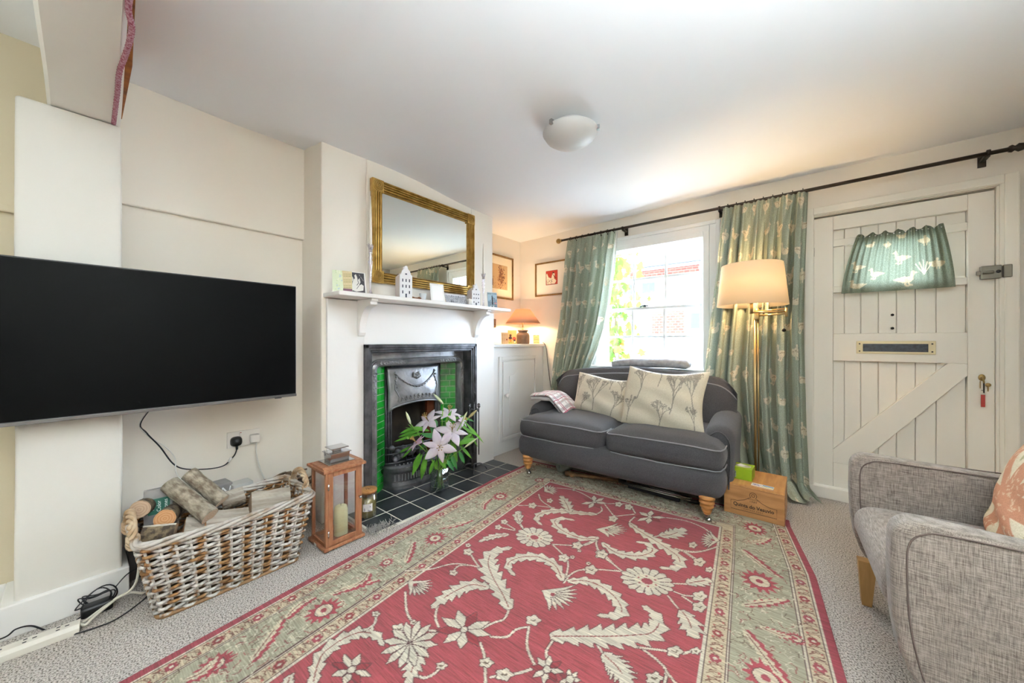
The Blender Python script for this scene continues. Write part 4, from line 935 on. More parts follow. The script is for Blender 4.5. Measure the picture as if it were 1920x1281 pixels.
# arms: low rounded English arm, set back
for sx in (-1, 1):
    def armfn(p, sx=sx):
        q = Vector(p); t = max(0, (p.z+.05)/.26); q.x += sx*.012*t
        if p.y < 0: q.z -= .05*max(0, -p.y/.36)*max(0, min(1, (p.z+.1)/.2))
        return q
    ar_ = soft('arm', (sx*(HWs-.075), .55, .355), (.175, .66, .44), .078, M_sofa, sf, armfn, 10)
    s = MB()
    s.tube(smoothpath([(sx*(HWs-.01), .225, .16), (sx*(HWs-.002), .225, .40), (sx*(HWs-.02), .228, .475), (sx*(HWs-.07), .23, .505), (sx*(HWs-.13), .235, .46)]), .0045, 6); s.build('piping', M_sofa, ar_)
# back (camel shape)
def backtop(x): a = abs(x)/.745; return .875-.075*a**1.6-.10*max(0, (a-.80)/.2)**2.2 if a < 1 else .72
s = MB(); prof = [(-.735+1.47*k/40) for k in range(41)]
def back(u, v):
    x = -.735+1.47*u; zt_ = backtop(x)-.02; a = v*4
    # v: bottom front -> top front -> top back -> bottom back
    lean = .09
    edge = min(1, min(u, 1-u)/.06); th = .13*(.45+.55*edge**.5)
    if v < .42: t = v/.42; z = .30+(zt_-.06-.30)*t; y = .60+lean*t-.035*math.sin(PI*t)*edge*(1-.5*(2*u-1)**2)
    elif v < .62:
        t = (v-.42)/.20; z = zt_-.06+.075*math.sin(PI*t); y = .60+lean+th*t*1.0
        z = zt_-.06+.065*math.sin(PI*t)
    else: t = (v-.62)/.38; z = (zt_-.06)*(1-t)+.16*t; y = .60+lean+th-.02*t
    x *= 1+.012*math.sin(PI*min(1, v*1.2))
    return (x, y+(1-edge)*.03*(1 if v < .5 else -1), z)
s.grid(back, 60, 50)
n = 61
s.f.append(tuple(j*n for j in range(51))); s.m.append(0); s.s.append(False); s.f.append(tuple(j*n+60 for j in range(50, -1, -1))); s.m.append(0); s.s.append(False)
bk_ = s.build('backrest', M_sofa, sf)
MB().tube([back(k/60, .43) for k in range(61)], .005, 6).build('piping', M_pipe, bk_)
M_legw = mat('turned_pale_oak', 'c08a52', .35, col2='a36f3c', scale=20, stretch=(1, 1, 6))
for (lx, ly) in ((-.64, .05), (.64, .05), (-.64, .70), (.64, .70)):
    lg = MB().lathe([(.038, .165), (.044, .158), (.044, .143), (.034, .138), (.042, .130), (.042, .118), (.031, .112), (.038, .104), (.037, .094), (.027, .088), (.030, .078), (.019, .052), (.016, .05)][::-1], lx, ly, 0, 20).build('leg', M_legw, sf)
    MB().lathe([(.017, .03), (.018, .055), (.014, .06)], lx, ly, 0, 14).tube([(lx, ly, .04), (lx+.012, ly, .03)], .007, 8).lathe([(.016, -.011), (.0165, 0), (.016, .011)], lx+.010, ly, .0165, 14, 'y').build('castor', M_brassd if 'M_brassd' in globals() else M_chrome, lg)
# ---------- cushions ----------
def cushion_part(wd, h, th, seed, m, parent, name='cushion_cover', paint=None, base='c9bea6', res=.0035, wr=.010):
    cv = Canvas(-wd/2, -h/2, wd/2, h/2, res, base)
    if paint: paint(cv)
    X, Z = np.meshgrid(cv.x, cv.y); a, b_ = X/(wd/2), Z/(h/2)
    k = np.clip(1-np.abs(a)**2.4, 0, 1)**.55*np.clip(1-np.abs(b_)**2.4, 0, 1)**.55
    pin = 1-.045*(1-np.abs(b_)**2)*np.abs(a)**6; pin2 = 1-.05*(1-np.abs(a)**2)*np.abs(b_)**6
    X2, Z2 = X*pin, Z*pin2
    rs = np.random.RandomState(seed); wv = np.zeros_like(X)
    for q in range(5): f1, f2, p_ = rs.uniform(-7, 7), rs.uniform(6, 18), rs.uniform(0, 6); wv += np.sin(f1*X*2+f2*Z*2+p_)/5
    wv2 = 1.8*np.sin(17*(Z*2)+7*X+seed+1.5*np.sin(X*9))*np.clip(1-(np.abs(b_+.45))*1.4, 0, 1); X2 = X2+.010*np.sin(Z*11+seed)*np.abs(a)**3; Z2 = Z2+.012*np.sin(X*9+seed)*np.abs(b_)**3-.012*(b_ > 0)*b_**4*(1-a*a)
    for sg, nm in ((1, name), (-1, 'cushion_back')):
        Y = sg*(-th/2*k-wr*wv*k-wr*.7*wv2*k)
        gridmesh(nm, np.stack([X2, Y, Z2], -1), m, cv.c if sg > 0 else np.ones_like(cv.c)*np.array(C(base)), parent, flip=(sg < 0))
def twig(cv, x, z, ang, ln, dep, r, cols):
    x2, z2 = x+ln*math.sin(ang), z+ln*math.cos(ang); cv.stroke([(x, z), (x2, z2)], .0011+.0005*dep, cols[0])
    if dep == 0:
        for k in range(2): cv.disc((x2+r.uniform(-.006, .006), z2+r.uniform(-.004, .008)), r.uniform(.0022, .0038), cols[r.randrange(3)])
        return
    for q in range(r.choice((2, 3))): twig(cv, x2, z2, ang*.8+r.uniform(-.5, .5), ln*r.uniform(.62, .82), dep-1, r, cols)
    cv.disc((x2+r.uniform(-.01, .01), z2), .0026, cols[1])
def twigs(seed, spots):
    def d(cv):
        r = random.Random(seed)
        for (x, z, l, dp) in spots: twig(cv, x, z, r.uniform(-.25, .25), l, dp, r, ['8d877d', '7b776f', '9a9184'])
    return d
M_cush = mat('twig_print_cotton', 'ffffff', .6, attr='Col', col2='e8e6e0', scale=300, detail=2, sheen=.2)
cu = thing('scatter_cushion', 'smaller cream cushion printed with grey twigs, left on the sofa', 'cushion', (-1.335, 2.79, .625), 0, 'cream twig print cushions on the sofa', rot=(R(-22), R(3), R(-2)))
cushion_part(.46, .34, .11, 3, M_cush, cu, paint=twigs(5, [(-.02, -.14, .085, 5), (-.19, -.04, .06, 4), (.14, -.15, .06, 4), (-.13, -.16, .05, 4), (.2, .0, .055, 4), (.1, .05, .04, 3)]), base='cbc3b2')
cu = thing('scatter_cushion', 'larger cream cushion printed with grey twigs, right on the sofa', 'cushion', (-.785, 2.655, .665), 0, 'cream twig print cushions on the sofa', rot=(R(-22), R(2), R(4)))
cushion_part(.55, .44, .14, 11, M_cush, cu, paint=twigs(2, [(-.16, -.03, .085, 5), (.07, -.11, .09, 5), (-.23, -.2, .06, 4), (.21, -.05, .08, 5), (.0, -.21, .055, 4), (-.03, .07, .06, 4), (.22, -.2, .05, 4)]), base='cbc3b0', wr=.014)
# folded plaid throw over the left arm
def plaid(cv):
    for k in range(-6, 14):
        x = k*.062; cv.poly([(x, -1), (x+.026, -1), (x+.026, 2), (x, 2)], 'a9a3a2'); 
    for k in range(-6, 14):
        x = k*.062; cv.poly([(x-1, x) if False else (-1, x), (2, x), (2, x+.012), (-1, x+.012)], 'b9b0ac')
    for k in range(-3, 7):
        x = k*.124+.04; cv.poly([(x, -1), (x+.007, -1), (x+.007, 2), (x, 2)], '9c2f4d'); cv.poly([(-1, x), (2, x), (2, x+.007), (-1, x+.007)], '9c2f4d'); cv.poly([(x+.03, -1), (x+.036, -1), (x+.036, 2), (x+.03, 2)], 'c08a6c')
        cv.poly([(-1, x+.02), (2, x+.02), (2, x+.025), (-1, x+.025)], '9c2f4d')
tw = thing('plaid_throw', 'folded grey, cream and red plaid throw on the left sofa arm', 'throw', (-1.72, 2.68, .57), R(2))
M_plaid = mat('plaid_wool', 'ffffff', .9, attr='Col', col2='e0e0e0', scale=200, detail=2, sheen=.3)
for ly in range(2):
    cv = Canvas(0, 0, .42, .30, .004, 'dcd8d2'); plaid(cv); X, Yc = np.meshgrid(cv.x, cv.y)
    u = X/.42; over = np.clip((u-.42)/.58, 0, 1)
    Xp = -.135+X*.92-.05*over; Zp = .004+.028*(1-ly)+.020*np.sin(PI*np.clip(Yc/.30, 0, 1))**.5*(1-.3*ly)+.012*np.sin(u*PI)-.115*over**1.5+.006*np.sin(Yc*30+X*9)
    gridmesh('folded_layer', np.stack([Xp, -.17+Yc+.01*np.sin(X*14)+.012*ly, Zp], -1), M_plaid, cv.c, tw).modifiers.new('thickness', 'SOLIDIFY').thickness = .014
o = MB(); o.soft((-.03, -.02, .016), (.22, .27, .035), .016, 8, lambda p: p+Vector((0, 0, .004*mnoise.noise(p*12)))); o.build('folded_core', mat('plaid_wool_edge', 'b5aeab', .9), tw)
# grey folded blanket on the window ledge behind the sofa
gbk = MB(); gbk.soft((0, 0, 0), (.66, .15, .075), .034, 16, lambda p: p+Vector((0, .006*math.sin(p.x*14), .010*mnoise.noise(Vector((p.x*6, p.y*8, 1)))-.012*(p.x/.33)**2+.01*math.sin(p.x*5))))
gbk.tube([(-.32+.64*k/20, -.066+.004*math.sin(k), -.004+.006*math.sin(k*.7)) for k in range(21)], .006, 6)
gb_ = gbk.build('grey_blanket', mat('grey_felt_blanket', 'a2a3a7', .95, col2='8a8b8f', scale=30, sheen=.4, bump=.003, bscale=25), merge=True); gb_.location = (-1.06, 3.20, .888); gb_.rotation_euler = (0, 0, R(1)); tag(gb_, 'folded grey blanket lying on the window sill behind the sofa', 'blanket')
# ---------- things under the sofa ----------
tag(MB().lathe([(.032, -.06), (.046, -.058), (.047, .058), (.032, .06), (.014, .058), (.014, -.058), (.032, -.06)], 0, 0, .0, 24, 'y', cap=False).build('paper_roll', mat('grey_green_roll', '8c9389', .8, bump=.001), loc=(-1.535, 2.56, .056), rot=(0, 0, R(-20))), 'grey green roll lying under the left side of the sofa', 'roll')
tb = thing('table_leg_pole', 'turned wooden pole lying on the carpet under the sofa', 'pole', (-1.2, 2.52, .042), R(17))
MB().lathe([(.018, -.27), (.022, -.25), (.016, -.235), (.024, -.225), (.024, -.205), (.016, -.195), (.013, -.18), (.012, .12), (.018, .13), (.018, .145), (.026, .155), (.026, .185), (.02, .195), (.03, .21), (.03, .26), (.028, .265)], 0, 0, 0, 16, 'x').build('turned_pole', mat('old_varnished_wood', '8d6a45', .5, col2='5b4128', scale=14), tb)
um = thing('folded_metal_stand', 'folded chrome and black metal stand lying under the right side of the sofa', 'stand', (-.79, 2.53, .035), R(-3))
s = MB()
for (a, b_) in ((-.01, .012), (.012, .02), (-.02, .03), (.02, .008)): s.tube([(-.24, a*2.5, b_), (.22, a, b_+.006)], .006, 6)
s.build('metal_tubes', M_chrome, um); MB().tube([(.2, 0, .01), (.27, .01, .012)], .014, 8).tube([(-.27, .0, .02), (-.22, .0, .02)], .02, 8).build('joint', M_black, um); MB().box(-.2, .15, -.01, .012, -.015, .012).build('black_sleeve', mat('black_fabric', '17171b', .7), um)
# ---------- wine box ----------
wb = thing('wooden_wine_box', 'wooden wine box with dark printed lettering used as side table', 'box', (-.243, 2.755, 0), R(0))
M_pine = mat('warm_pine', 'b48352', .5, col2='9b6c40', scale=5, detail=6, stretch=(1.2, 9, 9)); M_pine2 = mat('pine_lid', 'c6925a', .4, col2='ad7a46', scale=5, detail=6, stretch=(9, 1, 9))
s = MB(); s.box(-.152, .152, -.17, -.158, 0, .185).box(-.152, .152, .158, .17, 0, .185).box(-.152, -.140, -.158, .158, 0, .185).box(.140, .152, -.158, .158, 0, .185).box(-.14, .14, -.158, .158, 0, .01)
s.build('box_body', M_pine, wb, bevel=.0015); MB().box(-.152, .152, -.17, .17, .186, .2).build('sliding_lid', M_pine2, wb, bevel=.002)
s = MB()
for k in range(6): s.box(.1515, .153, -.1705, -.158, .008+.03*k, .022+.03*k)
s.build('finger_joints', mat('dark_end_grain', '6f4a2a', .7), wb)
M_ink = mat('burnt_brown_ink', '33231a', .7)
text('lettering', 'Quinta do Vesuvio', .029, M_ink, wb, (0, -.1704, .075), (R(90), 0, 0), .0004, font_bold=.0007, sx=.93)
text('lettering', 'VINTAGE PORT', .010, M_ink, wb, (0, -.1704, .055), (R(90), 0, 0), .0004, space=1.5)
text('lettering', '1989', .015, M_ink, wb, (.0, -.1704, .108), (R(90), 0, 0), .0004, space=1.3)
text('lettering', 'SYMINGTON', .0075, M_ink, wb, (0, -.1704, .121), (R(90), 0, 0), .0004, space=1.2)
bd = [(-.115, .043), (-.115, .096), (-.085, .098), (-.05, .108), (-.018, .128), (-.018, .136)]
bd = [(-.115, .043), (-.115, .095), (-.08, .097), (-.045, .110), (-.02, .128)]; full = bd+[(.018*math.cos(a), .146+.018*math.sin(a)) for a in [R(230-28*k) for k in range(11)]]+[(-x, z) for x, z in reversed(bd)]
s = MB(); s.tube([(x, -.1702, z) for x, z in full], .0012, 4, closed=True); s.tube([(.008*math.cos(a), -.1702, .146+.008*math.sin(a)) for a in [j*2*PI/14 for j in range(14)]], .0012, 4, closed=True); s.build('printed_border', M_ink, wb)
tb2 = thing('tissue_box', 'green tissue box on the left end of the wooden wine box', 'tissue box', (-.315, 2.735, .2), R(-2))
M_lime = mat('lime_card', '9cb822', .45, col2='86a31c', scale=8)
MB().box(-.06, .06, -.06, .06, 0, .072).build('carton', M_lime, tb2, bevel=.0015)
MB().lathe([(.048, 0), (.048, .0012)], 0, 0, .072, 28, sy=.62).build('opening', mat('pale_tissue_film', 'd9d6c4', .4, col2='8b8a72', scale=20), tb2)
MB().add([(-.03, -.008, .074), (-.01, .008, .083), (.02, -.006, .080), (.03, .012, .074), (0, -.018, .074)], [(0, 1, 4), (1, 2, 4), (1, 3, 2)], True).build('tissue', M_card, tb2)
box('printed_label', mat('grey_printed_label', '6f7a6a', .6, col2='aab09a', scale=120), -.052, -.025, -.0612, -.0602, .012, .05, tb2)
lt = thing('leaflet', 'small blue and white leaflet lying on the front of the wine box', 'leaflet', (-.20, 2.628, .2), R(-4))
cv = Canvas(-.055, -.02, .055, .02, .0015, 'e4e2dc'); rr = random.Random(3)
cv.poly([(-.05, -.015), (-.01, -.018), (-.015, .0), (-.045, .012)], 'b9a7c9'); cv.poly([(0, .0), (.054, -.004), (.054, .012), (.0, .016)], '5b8fc4')
for k in range(14): cv.disc((rr.uniform(-.05, 0), rr.uniform(-.016, .016)), .003, ['3f7a54', '6f5fa0', 'd9d2e0'][k % 3])
cv.poly([(.0, -.02), (.055, -.02), (.055, -.012), (0, -.01)], 'cfc65e')
MB().box(-.055, .055, -.02, .02, 0, .004).build('pages', M_card, lt); X, Yc = np.meshgrid(cv.x, cv.y); gridmesh('cover', np.stack([X, Yc, X*0+.0046], -1), mat('printed_picture', 'ffffff', .5, attr='Col'), cv.c, lt)
# ---------- armchair ----------
M_tw = mat('grey_brown_woven', '9d938d', .9, sheen=.25, bump=.0012, bscale=320)
nt = M_tw.node_tree; tc = nt.nodes.new('ShaderNodeTexCoord'); outs = []
for st_ in ((30, 30, 520), (520, 520, 30)):
    mp = nt.nodes.new('ShaderNodeMapping'); mp.inputs['Scale'].default_value = st_; nz = nt.nodes.new('ShaderNodeTexNoise'); nz.inputs['Scale'].default_value = 1; nz.inputs['Detail'].default_value = 2
    nt.links.new(tc.outputs['Object'], mp.inputs[0]); nt.links.new(mp.outputs[0], nz.inputs[0]); outs.append(nz)
mx = nt.nodes.new('ShaderNodeMath'); mx.operation = 'ADD'; nt.links.new(outs[0].outputs[0], mx.inputs[0]); nt.links.new(outs[1].outputs[0], mx.inputs[1])
rp = nt.nodes.new('ShaderNodeValToRGB'); rp.color_ramp.elements[0].position = .36; rp.color_ramp.elements[1].position = .64; rp.color_ramp.elements[0].color = (*C('54493f'), 1); rp.color_ramp.elements[1].color = (*C('9c9086'), 1)
hv = nt.nodes.new('ShaderNodeMath'); hv.operation = 'MULTIPLY'; hv.inputs[1].default_value = .5; nt.links.new(mx.outputs[0], hv.inputs[0]); nt.links.new(hv.outputs[0], rp.inputs[0]); nt.links.new(rp.outputs[0], nt.nodes['Principled BSDF'].inputs['Base Color'])
ac = thing('armchair', 'grey brown woven armchair with wooden legs at the right edge', 'armchair', (.54, 1.82, 0), R(2.6))
def armpanel(yc, th):
    # side outline in x-z (chair local), front at -x
    P = []
    x0_, x1_, z0_, z1_ = -.375, .35, .15, .594; r1 = .055
    P += [(x0_+.05, z0_), (x1_, z0_), (x1_, z1_-.035)]
    P += [(x0_+r1-r1*math.sin(a), z1_-r1+r1*math.cos(a)) for a in [R(90*k/7) for k in range(8)]]
    P += [(x0_-.002, .45), (x0_+.002, .33), (x0_+.014, .24), (x0_+.03, .19)]
    return P
for yc, nm in ((-.350, 'arm'), (.350, 'arm')):
    s = MB(); s.prism(armpanel(yc, .1), 1, yc-.040, yc+.042); a_ = s.build(nm, M_tw, ac, bevel=.018, seg=4)
    for p in a_.data.polygons: p.use_smooth = True
    s = MB(); yo = .041
    ol = [(x*1.0, z) for x, z in armpanel(yc, .1)]; top_ = .594-.017; SP = smoothpath([(.33, 0, top_), (0, 0, top_), (-.26, 0, top_), (-.315, 0, top_-.010), (-.343, 0, top_-.045), (-.347, 0, .45), (-.342, 0, .33), (-.329, 0, .24), (-.315, 0, .18)], 6)
    for sg in (-1, 1):
        s.tube([(p.x, yc+sg*(yo-.0002), p.z) for p in SP], .0022, 5)
    s.build('seam', mat('dark_seam', '5c4f48', .9), a_)
def acs(p):
    q = Vector(p)
    if p.z > 0: q.z += .03*max(0, 1-(p.x/.3)**2)*max(0, 1-(p.y/.31)**2)
    if p.x < 0 and p.z < 0: q.x += .05*(-p.z/.1)
    return q
soft('seat_cushion', (-.06, -.01, .318), (.63, .60, .17), .06, M_tw, ac, acs, 10)
soft('front_rail', (-.05, -.01, .215), (.54, .60, .12), .03, M_tw, ac, None, 6)
s = MB(); s.soft((0, 0, 0), (.13, .62, .50), .05, 8); s.build('backrest', M_tw, ac, merge=True, loc=(.275, -.01, .60), rot=(0, R(12), 0))
for (lx, ly) in ((-.335, .25), (-.27, -.25), (.31, .25), (.31, -.25)):
    MB().add([(lx-.028, ly-.022, .18), (lx+.028, ly-.022, .18), (lx+.028, ly+.022, .18), (lx-.028, ly+.022, .18), (lx-.016, ly-.018, .0), (lx+.014, ly-.018, .0), (lx+.014, ly+.018, 0), (lx-.016, ly+.018, 0)], [(0, 1, 2, 3), (7, 6, 5, 4), (0, 4, 5, 1), (1, 5, 6, 2), (2, 6, 7, 3), (3, 7, 4, 0)]).build('leg', mat('oak_leg', 'b28b55', .45, col2='9c7644', scale=8, stretch=(6, 6, 1)), ac, bevel=.002)
def flag(cv):
    H, Wd = .23, .23; r = random.Random(6)
    cv.poly([(-.3, -.3), (.3, -.3), (.3, .3), (-.3, .3)], 'b7b08a')
    for k in range(420): x, z = r.uniform(-.25, .25), r.uniform(-.25, .25); cv.stroke([(x, z), (x+r.uniform(-.01, .01), z+r.uniform(-.01, .01))], .0018, ['8f8c66', 'cfc79e', 'a39a70', '75795a'][k % 4])
    def bar(p, q, wd, c):
        dx, dz = q[0]-p[0], q[1]-p[1]; l = math.hypot(dx, dz); nx, nz_ = -dz/l*wd, dx/l*wd; cv.poly([(p[0]+nx, p[1]+nz_), (q[0]+nx, q[1]+nz_), (q[0]-nx, q[1]-nz_), (p[0]-nx, p[1]-nz_)], c)
    CR, OR = 'e9dfc8', 'cf9577'
    for p, q in (((-.26, -.24), (.26, .24)), ((-.26, .24), (.26, -.24)), ((-.3, 0), (.3, 0)), ((0, -.3), (0, .3))): bar(p, q, .062 if p[0]*q[0] and p[1] == 0 or p[0] == 0 else .05, CR)
    for p, q, w_ in (((-.26, -.24), (.26, .24), .024), ((-.26, .24), (.26, -.24), .024), ((-.3, 0), (.3, 0), .036), ((0, -.3), (0, .3), .036)):
        bar(p, q, w_, OR)
        dx, dz = q[0]-p[0], q[1]-p[1]; l = math.hypot(dx, dz)
        for k in range(40):
            t = r.random(); o_ = r.uniform(-.8, .8)*w_; a = r.uniform(0, 6.3); x, z = p[0]+dx*t-dz/l*o_, p[1]+dz*t+dx/l*o_
            cv.stroke([(x, z), (x+.014*math.cos(a), z+.014*math.sin(a))], .0026, 'e3c3a6')
    cv.stroke([(.05, -.12), (.08, -.13), (.11, -.12)], .004, 'd2402e')
cu = thing('patchwork_cushion', 'cream and salmon flag-pattern cushion leaning in the armchair', 'cushion', (.55, 1.865, .555), 0, rot=(R(-14), R(-4), R(-90)))
cushion_part(.46, .36, .13, 21, mat('patchwork_print_cotton', 'ffffff', .75, attr='Col', col2='e6e2d8', scale=300), cu, paint=flag, base='e9dfc8')
# ================= TV =================
tv = thing('television', 'large black flat television on the post at the left', 'television', (-2.15, .265, 1.078))
yy0, yy1 = .265-1.045, .782; 
MB().box(-.032, 0, -.545, .503, -.298, .298).build('casing', mat('dark_grey_casing', '2a2a2c', .4), tv, bevel=.004)
box('screen', mat('switched_off_screen', '040404', .45, spec=.06), .0, .0015, -.540, .498, -.284, .293, tv)
box('lower_bezel', mat('brushed_bezel', '6f6c6a', .35, .8), -.002, .004, -.545, .503, -.300, -.287, tv, bevel=.001)
box('sensor_badge', mat('small_dark_badge', '3d3b3b', .4), .0, .006, .40, .43, -.303, -.295, tv)
MB().box(-.09, -.032, -.35, -.19, -.1, .1).build('wall_bracket', M_black, tv)
# ================= LOG BASKET =================
lb = thing('log_basket', 'whitewashed wicker log basket full of firewood by the left wall', 'basket', (-2.085, .452, 0))
HB, hx0, hy0, hx1, hy1 = .315, .155, .243, .185, .305       # half sizes bottom / top (x depth, y length)
M_wick = mat('whitewashed_willow', 'ffffff', .75, attr='Col', col2='b5b0aa', scale=60, detail=3)
def per(t, z, off=0):
    """point on the basket wall: t in 0..1 around, z height"""
    k = z/HB; a, b_ = hx0+(hx1-hx0)*k+off, hy0+(hy1-hy0)*k+off; r = .03
    P = 4*(a+b_); d = (t % 1)*P
    segs = [(2*b_, lambda q: (a, -b_+q)), (2*a, lambda q: (a-q, b_)), (2*b_, lambda q: (-a, b_-q)), (2*a, lambda q: (-a+q, -b_))]
    for L_, fn in segs:
        if d <= L_: x, y = fn(d); break
        d -= L_
    # round the corners
    ex, ey = a-abs(x), b_-abs(y)
    if ex < r and ey < r:
        cx_, cy_ = math.copysign(a-r, x), math.copysign(b_-r, y); v = Vector((x-cx_, y-cy_)); 
        if v.length > 0: v = v.normalized()*r; x, y = cx_+v.x, cy_+v.y
    dip = .012*math.sin(PI*min(1, max(0, (y+b_)/(2*b_)))) if k > .5 else 0
    return Vector((x, y, z-dip*(k-.5)*2))
NS = 44; rows = 21; s = MB(); cols = []
for j in range(rows):
    z = .012+(HB-.03)*j/(rows-1); n_ = NS*4; pts = []
    for i in range(n_):
        t = i/n_; ph = math.sin(2*PI*(t*NS/2)+PI*j); pts.append(per(t, z+.0015*math.sin(i*.9+j), .0085*ph))
    a0 = len(s.v); s.tube(pts, .0062, 6, closed=True, flat=1.0)
    for i in range(n_):
        t = i/n_; ph = math.sin(2*PI*(t*NS/2)+PI*j); st_ = int(t*NS/2+.25*0) ; band = (math.sin(2*PI*t*NS/2*.5+.6) > .35) if not (pts[i].x > .1) else (math.sin(2*PI*(pts[i].y+.3)/.078) > .25)
        y_ = pts[i].y; side_ = pts[i].x > .1
        rnd_ = mnoise.noise(Vector((t*40, j*3.1, 0)))
        brown = (band and side_ and rnd_ > -.18) or (not side_ and rnd_ > -.1) or (rnd_ > .42)
        base = Vector(C('9a7145')) if brown else Vector(C('cfc9c2'))
        base = base*(.85+.25*mnoise.noise(Vector((t*90, j*7, 2)))+.1); cols += [tuple(base)]*6
o = s.build('woven_sides', M_wick, lb)
a = o.data.color_attributes.new('Col', 'FLOAT_COLOR', 'POINT'); arr = np.ones((len(o.data.vertices), 4), np.float32); arr[:, :3] = np.array(cols); a.data.foreach_set('color', arr.reshape(-1))
s = MB()
for i in range(NS): t = i/NS+.25/NS; s.tube([per(t, 0.002), per(t, HB*.5), per(t, HB)], .0052, 6)
s.build('stakes', mat('grey_willow_stake', 'b9b1a7', .8), lb)
s = MB()
for q in range(4):
    s.tube([per(i/200, HB-.004, 0)+Vector((.011*math.cos(i*.17+q*PI/2)*.8, .011*math.cos(i*.17+q*PI/2)*.8, .011*math.sin(i*.17+q*PI/2))) for i in range(200)], .0078, 6, closed=True)
s.build('braided_rim', mat('worn_white_willow', 'b8b1a8', .8, col2='86694a', scale=16, ctr=(.45, .7)), lb)
MB().tube([per(i/100, .006, .004) for i in range(100)], .008, 6, closed=True).box(-.145, .145, -.23, .23, .004, .012).build('basket_base', mat('brown_willow', '8a6a48', .8, col2='6f5236', scale=30), lb)
M_hand = mat('natural_willow_handle', '9b7b57', .75, col2='b9a58a', scale=24)
for sy in (-1, 1):
    s = MB()
    for q in range(3):
        pts = []
        for k in range(41):
            t = k/40; a = PI*t; cx_, cz_ = -.09*math.cos(a)+.0, .085*math.sin(a)
            ph = t*22+q*2*PI/3; pts.append((cx_+.009*math.cos(ph)*math.cos(a), sy*(hy1+.005)+.009*math.sin(ph), HB-.01+cz_+.009*math.cos(ph)*math.sin(a)))
        s.tube(pts, .0075, 6)
    for q in range(3):
        for ex in (-.09, .09):
            s.tube([(ex+.022*math.cos(t), sy*(hy1+.004)+.016*math.sin(t), HB-.02+.012*q-.01*math.cos(t)) for t in [j*2*PI/10 for j in range(10)]], .006, 5, closed=True)
    s.build('twisted_handle', M_hand, lb)
# ---------- logs ----------
M_bark = mat('log_bark', '9a9180', .9, col2='5f5242', scale=48, detail=9, bump=.006, bscale=60, ctr=(.38, .62), stretch=(1, .5, 1))
M_bark2 = mat('dark_log_bark', '75664f', .95, col2='40352a', scale=44, detail=9, bump=.007, bscale=50, ctr=(.42, .58))
def cutmat(name, c1, c2):
    m = mat(name, c1, .8); nt = m.node_tree; tc = nt.nodes.new('ShaderNodeTexCoord'); wv = nt.nodes.new('ShaderNodeTexWave'); wv.wave_type = 'RINGS'; wv.rings_direction = 'Y'
    wv.inputs['Scale'].default_value = 35; wv.inputs['Distortion'].default_value = 3; wv.inputs['Detail'].default_value = 3; nt.links.new(tc.outputs['Object'], wv.inputs[0])
    rp = nt.nodes.new('ShaderNodeValToRGB'); rp.color_ramp.elements[0].color = (*C(c1), 1); rp.color_ramp.elements[1].color = (*C(c2), 1); nt.links.new(wv.outputs[0], rp.inputs[0]); nt.links.new(rp.outputs[0], nt.nodes['Principled BSDF'].inputs['Base Color']); return m
M_cut1 = cutmat('pale_cut_wood', 'd6bfa6', 'c9ae90'); M_cut2 = cutmat('orange_cut_wood', 'bd9068', 'ad7c50'); M_cut3 = cutmat('grey_cut_wood', 'a58d76', '957b64'); M_split = mat('weathered_split_wood', 'b3aa9d', .85, col2='857a6c', scale=4, detail=8, stretch=(8, 1, 8), ctr=(.35, .6))
def log(label, a, b_, r, bark=M_bark, cut=M_cut1, seed=0, split=None, roll=0):
    """log with its axis from a (near cut end) to b_; local y is the axis; split = chord height of a cleft face"""
    a, b_ = Vector(a), Vector(b_); d = (b_-a); L_ = d.length
    n_ = 28; V = []; nl = 14
    def sec(k, j):
        q = 2*PI*k/n_; rad = r*(1+.07*mnoise.noise(Vector((math.cos(q)*1.2, math.sin(q)*1.2, j*.35+seed*9)))+.05*mnoise.noise(Vector((math.cos(q)*4, math.sin(q)*4, j*.9+seed*5))))
        x, z = rad*math.cos(q), rad*math.sin(q)
        if split is not None and z > split*r: z = split*r+.003*mnoise.noise(Vector((x*60, j, seed)))
        return x, z
    s = MB()
    for j in range(nl+1):
        for k in range(n_): x, z = sec(k, j); V.append((x, L_*j/nl, z))
    F = [(j*n_+k, j*n_+(k+1) % n_, (j+1)*n_+(k+1) % n_, (j+1)*n_+k) for j in range(nl) for k in range(n_)]
    s.add(V, [f[::-1] for f in F], split is None)
    if split is not None:
        for i, f in enumerate(F):
            if all(abs(V[q][2]-split*r) < .008 for q in f): s.m[i] = 2
    nb = len(s.v)
    s.f.append(tuple(range(n_))); s.m.append(1); s.s.append(False); s.f.append(tuple(nl*n_+k for k in reversed(range(n_)))); s.m.append(1); s.s.append(False)
    o = s.build('firewood_log', [bark, cut, M_split], bevel=0)
    q = d.to_track_quat('Y', 'Z'); o.rotation_mode = 'QUATERNION'; o.rotation_quaternion = q @ Matrix.Rotation(roll, 4, 'Y').to_quaternion(); o.location = a
    tag(o, label, 'log', 'firewood logs in the wicker basket'); return o
X_ = lambda px, py, X: PX(px, py, X)
def pr(a, b_): return a, b_
log('round log with brown cut end at the left end of the basket, beside the handle', X_(261, 956, -2.10), X_(285, 942, -2.28), .034, M_bark2, M_cut3, 1)
log('log with bright orange cut end second from the left in the basket', X_(309, 973, -2.06), X_(333, 952, -2.24), .036, M_bark2, M_cut2, 2)
log('longest mossy log laid diagonally across the top of the pile, pale cut end', X_(394, 968, -2.00), X_(318, 908, -2.16), .0345, M_bark, M_cut1, 3)
log('upper diagonal log sticking up highest out of the basket', X_(417, 940, -2.06), X_(354, 888, -2.17), .031, M_bark, M_cut1, 4)
log('cleft log with pale flat face pointing right at the middle of the pile', X_(385, 975, -2.03), X_(466, 966, -2.03), .038, M_bark2, M_cut2, 5, split=.25, roll=R(35))
